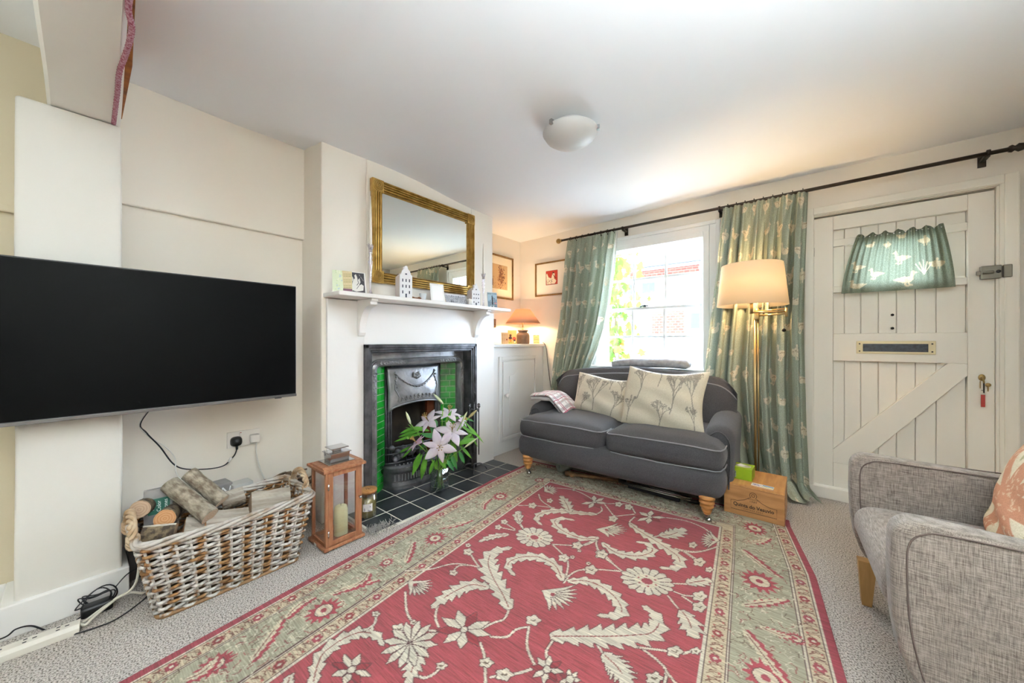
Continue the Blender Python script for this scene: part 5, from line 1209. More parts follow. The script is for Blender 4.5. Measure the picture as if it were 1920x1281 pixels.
log('thick half log with grey weathered flat face at the right of the basket', X_(470, 950, -2.09), X_(543, 938, -2.07), .066, M_bark2, M_cut3, 6, split=.35, roll=R(48))
log('cleft log with orange split end behind the upper diagonal log', X_(416, 940, -2.17), X_(458, 926, -2.16), .045, M_bark, M_cut2, 7, split=.3, roll=R(25))
log('dark rough log low at the left end under the orange-ended log', X_(268, 1000, -2.06), X_(330, 994, -2.03), .042, M_bark2, M_cut3, 8, split=.6, roll=R(-25))
log('brown cleft log low in the middle under the diagonal logs', X_(345, 990, -2.04), X_(420, 985, -2.02), .046, M_bark2, M_cut2, 9, split=.3, roll=R(30))
log('buried log on the basket floor at the right, beneath the half log', (-2.08, .46, .12), (-2.07, .70, .13), .055, M_bark2, M_cut3, 10)
log('buried log on the basket floor at the left, beneath the dark rough log', (-2.09, .25, .1), (-2.07, .44, .1), .06, M_bark2, M_cut3, 11)
log('mostly buried log filling the middle of the basket under the pile', (-2.16, .24, .15), (-2.17, .62, .14), .05, M_bark2, M_cut3, 12)
rk = random.Random(12); M_twig = mat('dry_kindling_bark', '6f5a45', .9, col2='4a3b2d', scale=30, bump=.001)
tw0 = None
for k in range(18):
    L_ = rk.uniform(.14, .26); 
    if tw0 is None:
        s = MB(); s.tube([(0, .01*math.sin(i), L_*(i/6-.5)) for i in range(7)], [.0065, .007, .006, .0065, .006, .0055, .005], 6); tw0 = s.build('kindling_stick', M_twig); o = tw0
    else: o = tw0.copy(); COL.objects.link(o)
    tag(o, 'thin brown kindling stick in the heap behind the right end of the basket', 'stick', 'kindling sticks behind the log basket')
    o.location = PX(478+rk.uniform(0, 100), 915-rk.uniform(0, 22), -2.33+rk.uniform(-.03, .03)); o.rotation_euler = (rk.uniform(-1.75, -1.1), rk.uniform(-.35, .35), rk.uniform(-.4, .4)); o.scale = (1, 1, rk.uniform(.7, 1.1))
ks = thing('kindling_box', 'dark box of kindling against the wall behind the basket', 'box', (-2.36, .72, 0)); MB().box(-.10, .10, -.14, .14, 0, .26).build('box_body', mat('dark_brown_crate', '4a3d31', .8, col2='3a2f26', scale=20, stretch=(1, 1, 10)), ks, bevel=.004)
# boxes behind the basket
nb_ = thing('grey_carton', 'grey carton with upside-down white lettering behind the logs', 'box', (-2.385, .36, 0), R(6))
M_gcart = mat('grey_carton_card', '8b8784', .6, col2='757170', scale=14)
MB().box(-.05, .05, -.17, .17, .0, .33).build('carton', M_gcart, nb_, bevel=.004)
text('lettering', 'NORTON', .062, M_card, nb_, (.0508, .03, .295), (R(90), R(180), R(90)), .0004, shear=.2)
fc = thing('firelighter_box', 'grey pack with a green Fire Color Cones label standing in the logs', 'box', tuple(PX(297, 968, -2.16)), R(-8), rot=(0, R(-6), R(-6)))
MB().box(-.03, 0, -.045, .045, -.03, .115).build('pack', M_gcart, fc, bevel=.003); box('green_label', mat('dark_green_label', '1f5a4a', .5), 0, .001, -.032, .036, .01, .075, fc)
for k, tx in enumerate(('Fire', 'Color', 'Cones')): text('lettering', tx, .019, M_card, fc, (.0015, -.019+.021*k, .042), (0, R(-90), R(180)) if False else (R(90), R(-90), R(90)), .0003)
sg = thing('small_white_carton', 'small pale grey carton behind the right side of the logs', 'box', (-2.36, .57, 0), R(4)); MB().box(-.04, .04, -.045, .045, 0, .318).build('carton', mat('pale_grey_card', 'b5b3ad', .6), sg, bevel=.002); 
db = thing('dark_grey_block', 'dark grey block on the floor between the skirting and the log basket', 'box', (-2.40, .185, 0)); MB().prism([(-.03, 0), (.03, 0), (.035, .17), (-.035, .17)], 0, -.05, .06).build('box_body', mat('dark_grey_matt', '4b4845', .6), db, bevel=.004)  # plain dark grey block filling the gap beside the skirting
# ---------- lantern ----------
ln = thing('wooden_lantern', 'tall wooden glazed lantern with steel chimney standing beside the basket', 'lantern', (-1.972, .905, 0), R(0))
M_teak = mat('reddish_teak', 'a07050', .5, col2='855236', scale=8, detail=6, stretch=(8, 8, 1.2))
hw, hd = .082, .090
MB().box(-.100, .100, -.108, .108, .008, .022).box(-.09, -.07, -.1, -.08, 0, .008).box(.07, .09, -.1, -.08, 0, .008).box(-.09, -.07, .08, .1, 0, .008).box(.07, .09, .08, .1, 0, .008).build('base_plate', M_teak, ln, bevel=.002)
s = MB()
for sx in (-1, 1):
    for sy in (-1, 1): s.box(sx*hw-.010 if sx > 0 else -hw-.006, sx*hw+.006 if sx > 0 else -hw+.010, sy*hd-.010 if sy > 0 else -hd-.006, sy*hd+.006 if sy > 0 else -hd+.010, .022, .405)
s.box(-hw, hw, -hd-.004, -hd+.012, .022, .04).box(-hw, hw, hd-.012, hd+.004, .022, .04).box(-hw-.004, -hw+.012, -hd, hd, .022, .04)
s.box(-hw, hw, -hd-.004, -hd+.012, .385, .405).box(-hw, hw, hd-.012, hd+.004, .385, .405).box(-hw-.004, -hw+.012, -hd, hd, .385, .405)
s.build('lantern_frame', M_teak, ln, bevel=.0015)
s = MB(); fx = hw+.0; s.box(fx-.004, fx+.010, -hd+.008, -hd+.030, .026, .402).box(fx-.004, fx+.010, hd-.030, hd-.008, .026, .402).box(fx-.004, fx+.010, -hd+.030, hd-.030, .026, .05).box(fx-.004, fx+.010, -hd+.03, hd-.03, .378, .402)
ld = s.build('lantern_door', M_teak, ln, bevel=.0015)
for z_ in (.09, .33): MB().tube([(fx+.011, -hd+.006, z_-.016), (fx+.011, -hd+.006, z_+.016)], .004, 8).build('hinge', M_chrome, ld)
MB().tube([(fx+.01, hd-.014, .235), (fx+.026, hd-.014, .235)], .003, 6).ball((fx+.03, hd-.014, .235), .008, 8).build('knob', M_chrome, ld)
M_gp = mat('thin_lantern_glass', 'ffffff', 0); 
nt = M_gp.node_tree; tr = nt.nodes.new('ShaderNodeBsdfTransparent'); ms = nt.nodes.new('ShaderNodeMixShader'); gl = nt.nodes.new('ShaderNodeBsdfGlossy'); gl.inputs['Roughness'].default_value = .01
ms.inputs[0].default_value = .09; nt.links.new(tr.outputs[0], ms.inputs[1]); nt.links.new(gl.outputs[0], ms.inputs[2]); nt.links.new(ms.outputs[0], nt.nodes['Material Output'].inputs[0])
for nm_, bx_ in (('glass_pane', (fx+.001, fx+.003, -hd+.03, hd-.03, .05, .378)), ('glass_pane', (-hw, -hw+.002, -hd+.01, hd-.01, .04, .385)), ('glass_pane', (-hw+.01, hw-.01, -hd, -hd+.002, .04, .385)), ('glass_pane', (-hw+.01, hw-.01, hd-.002, hd, .04, .385))): box(nm_, M_gp, *bx_, ln)
MB().box(-.105, .105, -.113, .113, .405, .418).prism([(-.098, .418), (.098, .418), (.07, .428), (-.07, .428)], 1, -.105, .105).build('roof_board', M_teak, ln, bevel=.002)
s = MB(); s.box(-.062, .062, -.07, .07, .428, .433).prism([(-.036, .433), (.036, .433), (.046, .478), (-.046, .478)], 1, -.05, .05).box(-.052, .052, -.056, .056, .478, .482).box(-.012, .012, -.02, .02, .482, .5).box(-.042, .042, -.046, .046, .50, .506)
s.build('steel_chimney', M_chrome, ln, bevel=.0015)
MB().tube([(0, -.058, .47), (0, -.066, .50), (0, -.064, .47)], .002, 5).build('ring_handle', M_chrome, ln)
box('label_sticker', mat('white_sticker', 'e6e2da', .6), -.02, .005, -.1095, -.108, .010, .022, ln)
pc = thing('pillar_candle', 'cream pillar candle inside the wooden lantern', 'candle', (-1.968, .925, .0225))
MB().lathe([(.034, 0), (.035, .004), (.035, .13), (.030, .152), (.016, .158), (.003, .155)], n=28).build('wax', mat('cream_wax', 'e3dcae', .45, col2='d6cd98', scale=4, stretch=(1, 1, 3)), pc); MB().tube([(0, 0, .155), (.001, 0, .168)], .001, 5).build('wick', M_black, pc)
# ---------- jar candle ----------
jc = thing('jar_candle', 'yellow candle in a glass jar with a round wooden lid on the hearth', 'candle', (-2.065, 1.135, .0085))
MB().lathe([(.0485, 0), (.0505, .006), (.0505, .150), (.047, .150), (.047, .008), (.0001, .008)], n=36, cap=False).build('glass_jar', glassy('jar_glass', 'f8f8f4', .08, .55), jc)
MB().lathe([(.0455, .009), (.0455, .118), (.001, .116)], n=32).build('yellow_wax', mat('yellow_wax', 'd6c36a', .5, col2='c9b35c', scale=8), jc)
MB().lathe([(.044, .135), (.046, .152), (.053, .153), (.053, .165), (.0515, .167), (.001, .167)], n=36).build('wooden_lid', mat('bamboo_lid', 'b5814c', .5, col2='9a6a3a', scale=6, stretch=(1, 9, 1)), jc)
text('lid_emblem', 'W', .03, M_ink, jc, (0, 0, .1675), (0, 0, R(50)), .0002)
s = MB()
for k in range(7): a = R(-62+k*9); s.add([(.0512*math.cos(a), .0512*math.sin(a), .05), (.0512*math.cos(a+R(9)), .0512*math.sin(a+R(9)), .05), (.0512*math.cos(a+R(9)), .0512*math.sin(a+R(9)), .095), (.0512*math.cos(a), .0512*math.sin(a), .095)], [(0, 1, 2, 3)])
s.build('paper_label', mat('white_label', 'e9e6e4', .6, col2='9c98a6', scale=70, ctr=(.55, .62)), jc, solid=.0004)
# ---------- vase of lilies ----------
VX, VY = -2.035, 1.665
vs = thing('glass_vase', 'square clear glass vase on the hearth tiles holding lilies', 'vase', (VX, VY, .0085), R(8))
V, F = sq([(.046, 0), (.052, .006), (.053, .165), (.0495, .165), (.047, .018), (.0001, .016)], 40, 7); F = F[:-2]+[F[-2]]
MB().add(V, F, True).build('glass', glassy('vase_glass', 'fafcfb', .06, .6), vs)
V, F = sq([(.0465, .019), (.0485, .095)], 40, 7); MB().add(V, F, True).build('water', glassy('water', 'f4f8f6', .01, .12), vs)
bq = thing('lily_bouquet', 'bouquet of pink and white lilies with green leaves in the glass vase', 'flowers', (VX, VY, .03))
O = Vector((VX, VY, .03)); tC = VX*D2[0]+VY*D2[1]
def fp_(px, py, dt=0): return PT(px, py, tC+dt)-O
M_stem = mat('lily_stem', '6f9c3a', .5); M_lf = mat('lily_leaf', '4f8a2a', .45, col2='6ba838', scale=12, transl=.2); M_lf2 = mat('dark_lily_leaf', '2f6b42', .45, col2='3f7f3a', scale=10, transl=.15)
M_pet = mat('white_lily_petal', 'eee6ec', .5, col2='dccbe0', scale=14, transl=.3, ctr=(.45, .75)); M_petp = mat('pink_lily_petal', 'd9a5c0', .5, col2='e9d3e4', scale=12, transl=.3); M_bud = mat('green_white_bud', 'd9dcb9', .5, col2='a9b784', scale=10)
topv = Vector((0, 0, .135))
def stem(to, seed=0, r=.0032):
    a = Vector(((seed*37 % 7-3)*.009, (seed*53 % 7-3)*.009, -.01)); m_ = Vector((to.x*.22, to.y*.22, .17))
    MB().tube(smoothpath([a, a*.3+topv*.7, m_, to*.62+Vector((0, 0, .06)), to], 6), r, 6).build('stem', M_stem, bq)
def blade(mb, p, d, L_, wd, droop, up=Vector((0, 0, 1)), n_=10, curl=.25):
    d = d.normalized(); sd = d.cross(up); sd = sd.normalized() if sd.length > .01 else Vector((1, 0, 0)); nn = sd.cross(d).normalized()
    V = []
    for i in range(n_+1):
        t = i/n_; w_ = wd*math.sin(PI*min(1, t*.96+.03))**.8*(1-.25*t); c = p+d*(L_*t)-nn*(droop*L_*t*t); 
        for q in (-1, -.5, 0, .5, 1): V.append(c+sd*(w_*q)+nn*(abs(q)*w_*curl))
    mb.add(V, [(i*5+k, i*5+k+1, (i+1)*5+k+1, (i+1)*5+k) for i in range(n_) for k in range(4)], True)
def bloom(px, py, dt, facing, size, m, seed):
    c = fp_(px, py, dt); f_ = Vector(facing).normalized(); o = None
    a = f_.orthogonal().normalized(); b_ = f_.cross(a); s = MB(); r = random.Random(seed)
    for k in range(6):
        q = PI/3*k+r.uniform(-.1, .1); out = a*math.cos(q)+b_*math.sin(q); d = (out*1.0+f_*.65); L_ = size*(1 if k % 2 else .92)
        blade(s, c-f_*size*.25, d, L_, size*(.34 if k % 2 else .24), .62, up=f_, curl=-.22)
        s2 = s
    o = s.build('lily_bloom', m, bq, solid=.0006)
    s = MB()
    for k in range(6):
        q = PI/3*k+.4; out = a*math.cos(q)+b_*math.sin(q); e = c+f_*size*.5+out*size*.17; s.tube([c-f_*size*.2, c+f_*size*.2+out*size*.05, e], .0011, 4); s.ball(e, .0035, 4, sx=1.6)
    s.tube([c-f_*size*.2, c+f_*size*.58], .0018, 5); s.build('stamens', mat('lily_stamens', 'c9b96a', .6, col2='9a5a2a', scale=60), o)
    stem(c-f_*size*.22, seed)
toc = Vector((.78, -.62, .1))
bloom(824, 838, -.10, (.75, -.55, .15), .108, M_petp if False else M_pet, 1)
bloom(779, 828, -.06, (-.35, -.55, .75), .078, M_petp, 2)
bloom(801, 786, .03, (.1, -.6, .8), .098, M_pet, 3)
bloom(848, 806, -.02, (.55, -.4, .75), .108, M_pet, 4)
bloom(842, 772, .07, (.35, -.1, .95), .09, M_pet, 5)
bloom(869, 788, .05, (.8, .3, .6), .05, M_pet, 6)
def bud(px, py, tx, ty, dt, m, seed, r=.011):
    a, b_ = fp_(px, py, dt), fp_(tx, ty, dt); MB().tube([a, a+(b_-a)*.2, a+(b_-a)*.45, a+(b_-a)*.75, b_], [r*.35, r*.8, r, r*.75, r*.12], 10).build('lily_bud', m, bq); stem(a, seed)
bud(831, 757, 812, 738, .02, M_bud, 7); bud(770, 795, 761, 772, 0, M_bud, 8); bud(878, 784, 894, 769, .03, mat('brown_green_bud', 'a89a6c', .6), 9); bud(870, 840, 896, 821, -.04, M_bud, 10, .008); bud(866, 792, 876, 772, 0, M_bud, 11, .008)
MB().ball(fp_(765, 821), .010, 8, sz=1.1).build('green_bud', M_stem, bq)
s1, s2 = MB(), MB()
def leafpx(x0_, y0_, x1_, y1_, wd, dt=0, dark=False, droop=.12, dt1=None):
    a, b_ = fp_(x0_, y0_, dt), fp_(x1_, y1_, dt if dt1 is None else dt1); blade(s2 if dark else s1, a, b_-a, (b_-a).length, wd*1.05, droop, up=Vector((.6, -.55, .65)))
for L in ((790, 806, 745, 818, .016), (795, 812, 736, 826, .014), (778, 803, 748, 812, .013), (805, 808, 768, 800, .018), (792, 852, 770, 893, .020, -.03), (800, 850, 788, 902, .022, -.05), (788, 850, 772, 880, .016, -.02),
          (815, 862, 803, 892, .014, -.06), (822, 858, 838, 880, .018, -.05), (826, 860, 848, 872, .014), (820, 862, 815, 885, .014), (860, 832, 893, 822, .022, -.03), (862, 836, 884, 812, .018), (866, 800, 893, 815, .012), (868, 795, 898, 838, .011, .03), (870, 790, 909, 830, .010, .04),
          (862, 835, 886, 860, .012, .02), (850, 838, 858, 868, .014), (845, 820, 856, 850, .018), (770, 838, 745, 850, .010, .05), (772, 842, 752, 860, .009, .05), (835, 795, 846, 770, .013, .04), (842, 790, 870, 778, .010, .05), (785, 810, 760, 800, .006), (786, 812, 765, 795, .005), (788, 814, 772, 798, .005)): leafpx(*L)
for L in ((812, 812, 812, 790, .022, .02), (822, 822, 800, 812, .020, -.04), (815, 820, 790, 813, .020, -.05), (838, 862, 852, 884, .014, -.04), (845, 850, 858, 882, .016, -.02), (868, 782, 890, 790, .010, .05), (820, 800, 812, 785, .02, .03), (855, 815, 868, 840, .02, .03), (830, 815, 850, 828, .02, .03), (800, 830, 785, 845, .016, .05), (860, 845, 872, 870, .016, .05)): leafpx(*L, dark=True)
s1.build('foliage', M_lf, bq); s2.build('dark_foliage', M_lf2, bq)
# ---------- sockets, plugs, cables ----------
sk = thing('double_socket', 'white double wall socket low on the recess wall', 'socket', (XA, .612, .525))
MB().box(0, .009, -.077, .077, -.044, .044).build('face_plate', mat('white_plastic', 'e5e0d8', .4), sk, bevel=.002)
s = MB(); s.box(.009, .012, -.022, -.010, .018, .036).box(.009, .012, -.004, .008, .018, .036); s.build('rocker_switch', mat('white_plastic', 'e5e0d8', .4), sk, bevel=.001); MB().box(.012, .0125, -.02, -.012, .033, .036).build('red_mark', mat('red_plastic_tag', 'a83a33', .4), sk)
pg = thing('black_plug', 'black mains plug in the left half of the double socket', 'plug', (XA+.009, .575, .515))
V, F = sq([(.027, 0), (.026, .012), (.020, .032), (.001, .036)], 24, 3); s = MB(); s.M = Matrix.Rotation(R(90), 4, 'Y'); s.add(V, F, True); s.build('plug_body', M_black, pg)
MB().tube([(.018, 0, -.02), (.018, 0, -.042)], .006, 8).build('strain_relief', M_black, pg)
pg = thing('white_plug', 'white charger plug in the right half of the double socket', 'plug', (XA+.009, .660, .518)); MB().soft((.016, 0, 0), (.032, .044, .046), .008, 4).build('plug_body', mat('white_plastic', 'e5e0d8', .4), pg, merge=True)
def cable(name, label, pts, r, m, n_=8): o = MB().tube(smoothpath(pts, n_), r, 6).build(name, m); tag(o, label, 'cable'); return o
M_bc = mat('black_flex', '17171a', .5); M_wc = mat('off_white_flex', 'cfc8b8', .5); M_wc2 = mat('white_flex', 'dad7d0', .45)
q = cable('black_cable', 'black mains cable looping from the black plug behind the logs to the television', [(-2.453, .575, .475), PX(440, 853, -2.455), PX(432, 862, -2.455), PX(420, 873, -2.44), PX(395, 879, -2.42), PX(350, 880, -2.42), PX(325, 870, -2.43), PX(300, 838, -2.43), PX(275, 812, -2.40), PX(265, 790, -2.30), (-2.20, .27, .87)], .0032, M_bc)
MB().tube([PX(433.5, 858, -2.452), PX(428.5, 867, -2.447)], .0062, 6).build('cable_tag', M_card, q)
cable('white_cable', 'thin white cable hanging from the television down behind the logs', [(-2.2, .265, .86), PX(263, 790, -2.30), PX(278, 818, -2.42), PX(310, 838, -2.44), PX(328, 860, -2.44), PX(332, 890, -2.40), (-2.38, .38, .34)], .0026, M_wc2)
cable('charger_cable', 'pale cable hanging from the white plug down to the kindling', [(-2.455, .672, .50), PX(480, 842, -2.455), PX(483, 862, -2.46), PX(490, 885, -2.45), PX(496, 898, -2.44)], .0034, M_wc2)
ps = thing('extension_lead', 'long white four-way extension lead lying at the foot of the post', 'extension lead', (-2.10, -.115, 0), R(-4))
V, F = sq([(.5, 0)], 4)
s = MB(); s.prism([(-.027, 0), (.027, 0), (.027, .022), (.018, .034), (-.018, .034), (-.027, .022)], 1, -.17, .13); s.build('body', mat('cream_plastic', 'd8d2c6', .45), ps, bevel=.002)
s = MB()
for k in range(4):
    y = -.13+.072*k; s.box(-.003, .003, y+.008, y+.018, .0338, .0345).box(-.012, -.006, y-.012, y-.003, .0338, .0345).box(.006, .012, y-.012, y-.003, .0338, .0345)
s.build('socket_holes', M_black, ps)
MB().soft((0, -.14, .055), (.05, .05, .045), .012, 4).build('black_adaptor', M_black, ps, merge=True)
f0 = .006
cable('cream_flex', 'cream mains flex running from the extension lead to the basket', [(-2.10, .012, .018), PZ(150, 1172, .012), PZ(200, 1135, .03), PZ(240, 1112, .035), PZ(268, 1112, .02), (-2.2, .2, .02)], .0048, M_wc)
cable('cream_flex', 'second cream flex crossing up to the dark block beside the skirting', [(-2.10, .012, .022), PZ(160, 1172, .016), PZ(175, 1158, .03), PZ(215, 1125, .05), PZ(255, 1092, .08), (-2.33, .19, .19)], .0048, M_wc)
cable('thin_black_flex', 'thin black flex on the carpet in front of the extension lead', [(-2.13, .0, .012), PZ(130, 1190, .006), PZ(170, 1180, .006), PZ(220, 1160, .006), PZ(272, 1122, .006), (-2.2, .22, .006)], .0026, M_bc)
cable('thin_black_flex', 'thin black flex arching against the skirting to the extension lead', [(-2.15, -.26, .07), PX(2, 1198, -2.17), PX(30, 1180, -2.19), PX(60, 1174, -2.2), PX(95, 1184, -2.19), PX(130, 1172, -2.18), PX(160, 1150, -2.18)], .0028, M_bc)
cb_ = thing('coiled_black_adaptor', 'black power adaptor under a tangle of coiled black cable on the carpet', 'adaptor', tuple(PZ(182, 1148, 0)))
MB().soft((0, 0, .02), (.05, .085, .04), .01, 5).build('adaptor_body', M_black, cb_, merge=True)
rk = random.Random(4)
for k in range(7):
    t0 = rk.uniform(0, 6); rx_, rz_ = rk.uniform(.035, .06), rk.uniform(.02, .04)
    MB().tube([(-.012+.02*math.sin(q+t0)+.006*k/7, rx_*math.cos(q), .05+rz_*math.sin(q)+.012*math.sin(2*q+t0)) for q in [j*2*PI/28 for j in range(28)]], .0022, 5, closed=True).build('cable_coil', M_bc, cb_)
MB().tube(smoothpath([(-.01, .05, .07), (-.03, .09, .10), (-.06, .15, .09), (-.08, .19, .05)]), .0024, 5).build('cable_tail', M_bc, cb_)
# braided cable beside the beam
pts = [PZ(250, -25, 1.99), PZ(243, -5, 1.99), PZ(241, 20, 1.985), PZ(247, 55, 1.982), PZ(238, 95, 1.98), PZ(224, 135, 1.98), PZ(220, 175, 1.98), PZ(215, 215, 1.982), PZ(213, 232, 1.985)]
bc = MB(); P_ = smoothpath(pts, 16); bc.tube(P_, [.0065+.0012*(i % 2) for i in range(len(P_))], 8)
tag(bc.build('braided_cable', mat('pink_braided_sleeve', 'b98f9a', .7, col2='8f3f55', scale=160, ctr=(.4, .6))), 'pink and white braided cable beside the ceiling beam at top left', 'cable')
# frayed carpet edge at the hearth corner
fr_ = MB(); rk = random.Random(9)
for k in range(240):
    p = Vector((-1.845+rk.gauss(0, .022)-.06*rk.random(), 1.06+rk.gauss(0, .02)+.12*rk.random()**2, .008)); d = Vector((rk.uniform(-.02, .02), rk.uniform(-.02, .02), rk.uniform(.0, .02))); fr_.tube([p, p+d*.6+Vector((0, 0, .004)), p+d], .0014, 4)
tag(fr_.build('frayed_carpet_edge', mat('grey_carpet_yarn', '9a958f', .95)), 'frayed grey carpet yarn at the corner of the hearth', 'carpet fringe', kind='stuff')
# ================= RUG =================
RO = Vector((-1.495, 2.279)); RU = Vector((.9982, .0585)); RV = Vector((-.106, .9944))
det = RU.x*RV.y-RU.y*RV.x; RZ = .011
def loc_uv(p): d = Vector((p[0], p[1]))-RO; return ((d.x*RV.y-d.y*RV.x)/det, (RU.x*d.y-RU.y*d.x)/det)
def rp_(px, py): q = PZ(px, py, RZ); return loc_uv(q)
FW = 1.116; BW = .395
U0, U1, V0, V1 = -BW, FW+BW, -2.75, .335
RED, CRM, SAG, DRK, RED2 = '9e464b', 'd9d1bd', 'aaa58d', '573232', '9a414a'
GRD = 'cbbc9f'
cv = Canvas(U0, V0, U1, V1, .0036, SAG)
def rect(a, b_, c, d, col): w = cv.win(a, b_, c, d); X, Y = np.meshgrid(cv.x[w[1]], cv.y[w[0]]); cv.paint(w, (X >= a) & (X <= c) & (Y >= b_) & (Y <= d), col)
# nested border bands: distance outward from the field (s), red selvedge outermost
Xg, Yg = np.meshgrid(cv.x, cv.y)
VB = V0+BW                                              # near end of the field
S = np.maximum(np.maximum(-Xg, Xg-FW), np.maximum(Yg*BW/.335, VB-Yg))
def bandpaint(a, b_, col): cv.c[(S >= a) & (S < b_)] = C(col)
bandpaint(-9, 0, RED); bandpaint(0, .010, CRM); bandpaint(.010, .014, DRK); bandpaint(.014, .070, GRD); bandpaint(.070, .074, DRK); bandpaint(.074, .078, CRM); bandpaint(.078, .082, DRK)
bandpaint(.292, .296, DRK); bandpaint(.296, .300, CRM); bandpaint(.300, .304, DRK); bandpaint(.304, .355, GRD); bandpaint(.355, .359, DRK); bandpaint(.359, .366, CRM); bandpaint(.366, .42, RED2)
rg = random.Random(17)
def guard(cx, horizontal, a0, a1):
    """floret and scroll pattern along a guard band centred at cx"""
    t = a0; k = 0
    P = (lambda u, v: (v, u)) if horizontal else (lambda u, v: (u, v))
    while t < a1:
        if k % 4 == 0:
            for q in range(6): an = q*PI/3; cv.disc(P(cx+.012*math.cos(an), t+.012*math.sin(an)), .007, RED2 if k % 8 else '8f3a3a')
            cv.disc(P(cx, t), .006, CRM)
        else:
            sg = 1 if k % 2 else -1
            cv.stroke([P(cx+sg*.018*math.cos(a)+.004, t+.012*math.sin(a)) for a in [j*.8 for j in range(7)]], .0019, '7d5546')
            cv.stroke([P(cx-.02, t-.012), P(cx-.006, t+.002), P(cx+.02, t+.012)], .0018, '7d5546'); cv.disc(P(cx-sg*.014, t+.006), .0045, 'a8564e')
        t += .031; k += 1
guard(.042, False, V0, 0) if False else None
for c_ in (-.042, FW+.042, -.330, FW+.330): guard(c_, False, VB if abs(c_-FW/2) < .62 else V0+.06, .0 if abs(c_-FW/2) < .62 else .25)
guard(.036, True, 0, FW); guard(.28, True, -.3, FW+.3)
# small vine texture over the sage border
for k in range(3200):
    side_ = rg.choice((0, 1, 2)); 
    if side_ < 2: u = (-.19 if side_ == 0 else FW+.19)+rg.uniform(-.1, .1); v = rg.uniform(V0+.1, .2)
    else: u = rg.uniform(-.1, FW+.1); v = rg.uniform(.08, .235)
    a = rg.uniform(0, 6.3); l = rg.uniform(.012, .03); c_ = ['6b5846', '8c4c48', 'd3cbb2', 'cdc4aa', 'd8d0b9'][k % 5]
    cv.stroke([(u, v), (u+l*math.cos(a), v+l*math.sin(a)), (u+l*math.cos(a)+l*.6*math.cos(a+1.2), v+l*math.sin(a)+l*.6*math.sin(a+1.2))], .0016, c_)
def sp2(pts, n=7): return [(p.x, p.y) for p in smoothpath([(a, b_, 0) for a, b_ in pts], n)]
def leaf(spine, wd, teeth=7, col=CRM, edge=DRK, vein='8a4038', back=False):
    P = sp2(spine, 8); n = len(P); L_, R_ = [], []
    cum = [0]
    for i in range(1, n): cum.append(cum[-1]+math.dist(P[i], P[i-1]))
    T_ = cum[-1]
    def at(s_):
        for i in range(1, n):
            if cum[i] >= s_: f = (s_-cum[i-1])/max(1e-9, cum[i]-cum[i-1]); a, b_ = P[i-1], P[i]; d = (b_[0]-a[0], b_[1]-a[1]); l = math.hypot(*d) or 1; return (a[0]+d[0]*f, a[1]+d[1]*f), (d[0]/l, d[1]/l)
        a, b_ = P[-2], P[-1]; d = (b_[0]-a[0], b_[1]-a[1]); l = math.hypot(*d) or 1; return P[-1], (d[0]/l, d[1]/l)
    prof = lambda s_: wd*max(0.05, math.sin(PI*min(1, (s_/T_)*.86+.12)))**.8
    for k in range(teeth):
        for (f, m_, fwd) in ((k/teeth, .55, 0), ((k+.55)/teeth, 1.15, .45)):
            s_ = T_*min(.97, f); p, d = at(s_); w_ = prof(s_)*m_
            L_.append((p[0]-d[1]*w_+d[0]*w_*fwd, p[1]+d[0]*w_+d[1]*w_*fwd)); R_.append((p[0]+d[1]*w_+d[0]*w_*fwd, p[1]-d[0]*w_+d[1]*w_*fwd))
    cv.poly(L_+[P[-1]]+R_[::-1], col, edge)
    if vein: cv.stroke(P[2:int(n*.75)], .0022, vein)
def petal_ring(c, a, b_, n=14, col=CRM, core=RED):
    """c centre (px), a/b_ = px vectors of the two half axes"""
    def q(an, r): return rp_(c[0]+a[0]*r*math.cos(an)+b_[0]*r*math.sin(an), c[1]+a[1]*r*math.cos(an)+b_[1]*r*math.sin(an))
    cv.poly([q(2*PI*k/(n*6), .86+.14*abs(math.sin(PI*k/6))) for k in range(n*6)], col, DRK)
    for k in range(n): cv.stroke([q(2*PI*k/n, .5), q(2*PI*k/n, .88)], .0022, DRK)
    cv.poly([q(2*PI*k/30, .45) for k in range(30)], 'dcd3ba'); cv.poly([q(2*PI*k/30, .22) for k in range(30)], core)
    for k in range(6): cv.disc(q(2*PI*k/6+.3, .36), .005, core)
def Zf(x0_, y0_, sc_): return lambda pts: [rp_(x0_+x/sc_, y0_+y/sc_) for x, y in pts]
def fan(Q, c, d, R_, n=9, spread=1.25, col=CRM):
    """palmette: spiky half flower opening towards d (zoom-picture coordinates)"""
    l = math.hypot(*d); d = (d[0]/l, d[1]/l); base = math.atan2(d[1], d[0]); P = []
    for k in range(n):
        a0 = base-spread+2*spread*k/n; a1 = base-spread+2*spread*(k+1)/n; am = (a0+a1)/2
        P += [(c[0]+.55*R_[0]*math.cos(a0), c[1]+.55*R_[1]*math.sin(a0)), (c[0]+R_[0]*math.cos(am), c[1]+R_[1]*math.sin(am))]
    P += [(c[0]+.55*R_[0]*math.cos(base+spread), c[1]+.55*R_[1]*math.sin(base+spread)), (c[0]-.35*d[0]*R_[0], c[1]-.35*d[1]*R_[1])]
    cv.poly(Q(P), col, DRK)
    for k in range(1, n): a0 = base-spread+2*spread*k/n; cv.stroke(Q([(c[0]+.2*R_[0]*math.cos(a0), c[1]+.2*R_[1]*math.sin(a0)), (c[0]+.6*R_[0]*math.cos(a0), c[1]+.6*R_[1]*math.sin(a0))]), .0018, DRK)
    cv.disc(Q([(c[0]+.1*R_[0]*d[0], c[1]+.1*R_[1]*d[1])])[0], .010, '8f3a40')
def stems(Q, L): 
    for pts in L: cv.stroke(sp2(Q(pts), 6), .0042, CRM, DRK, .0018)
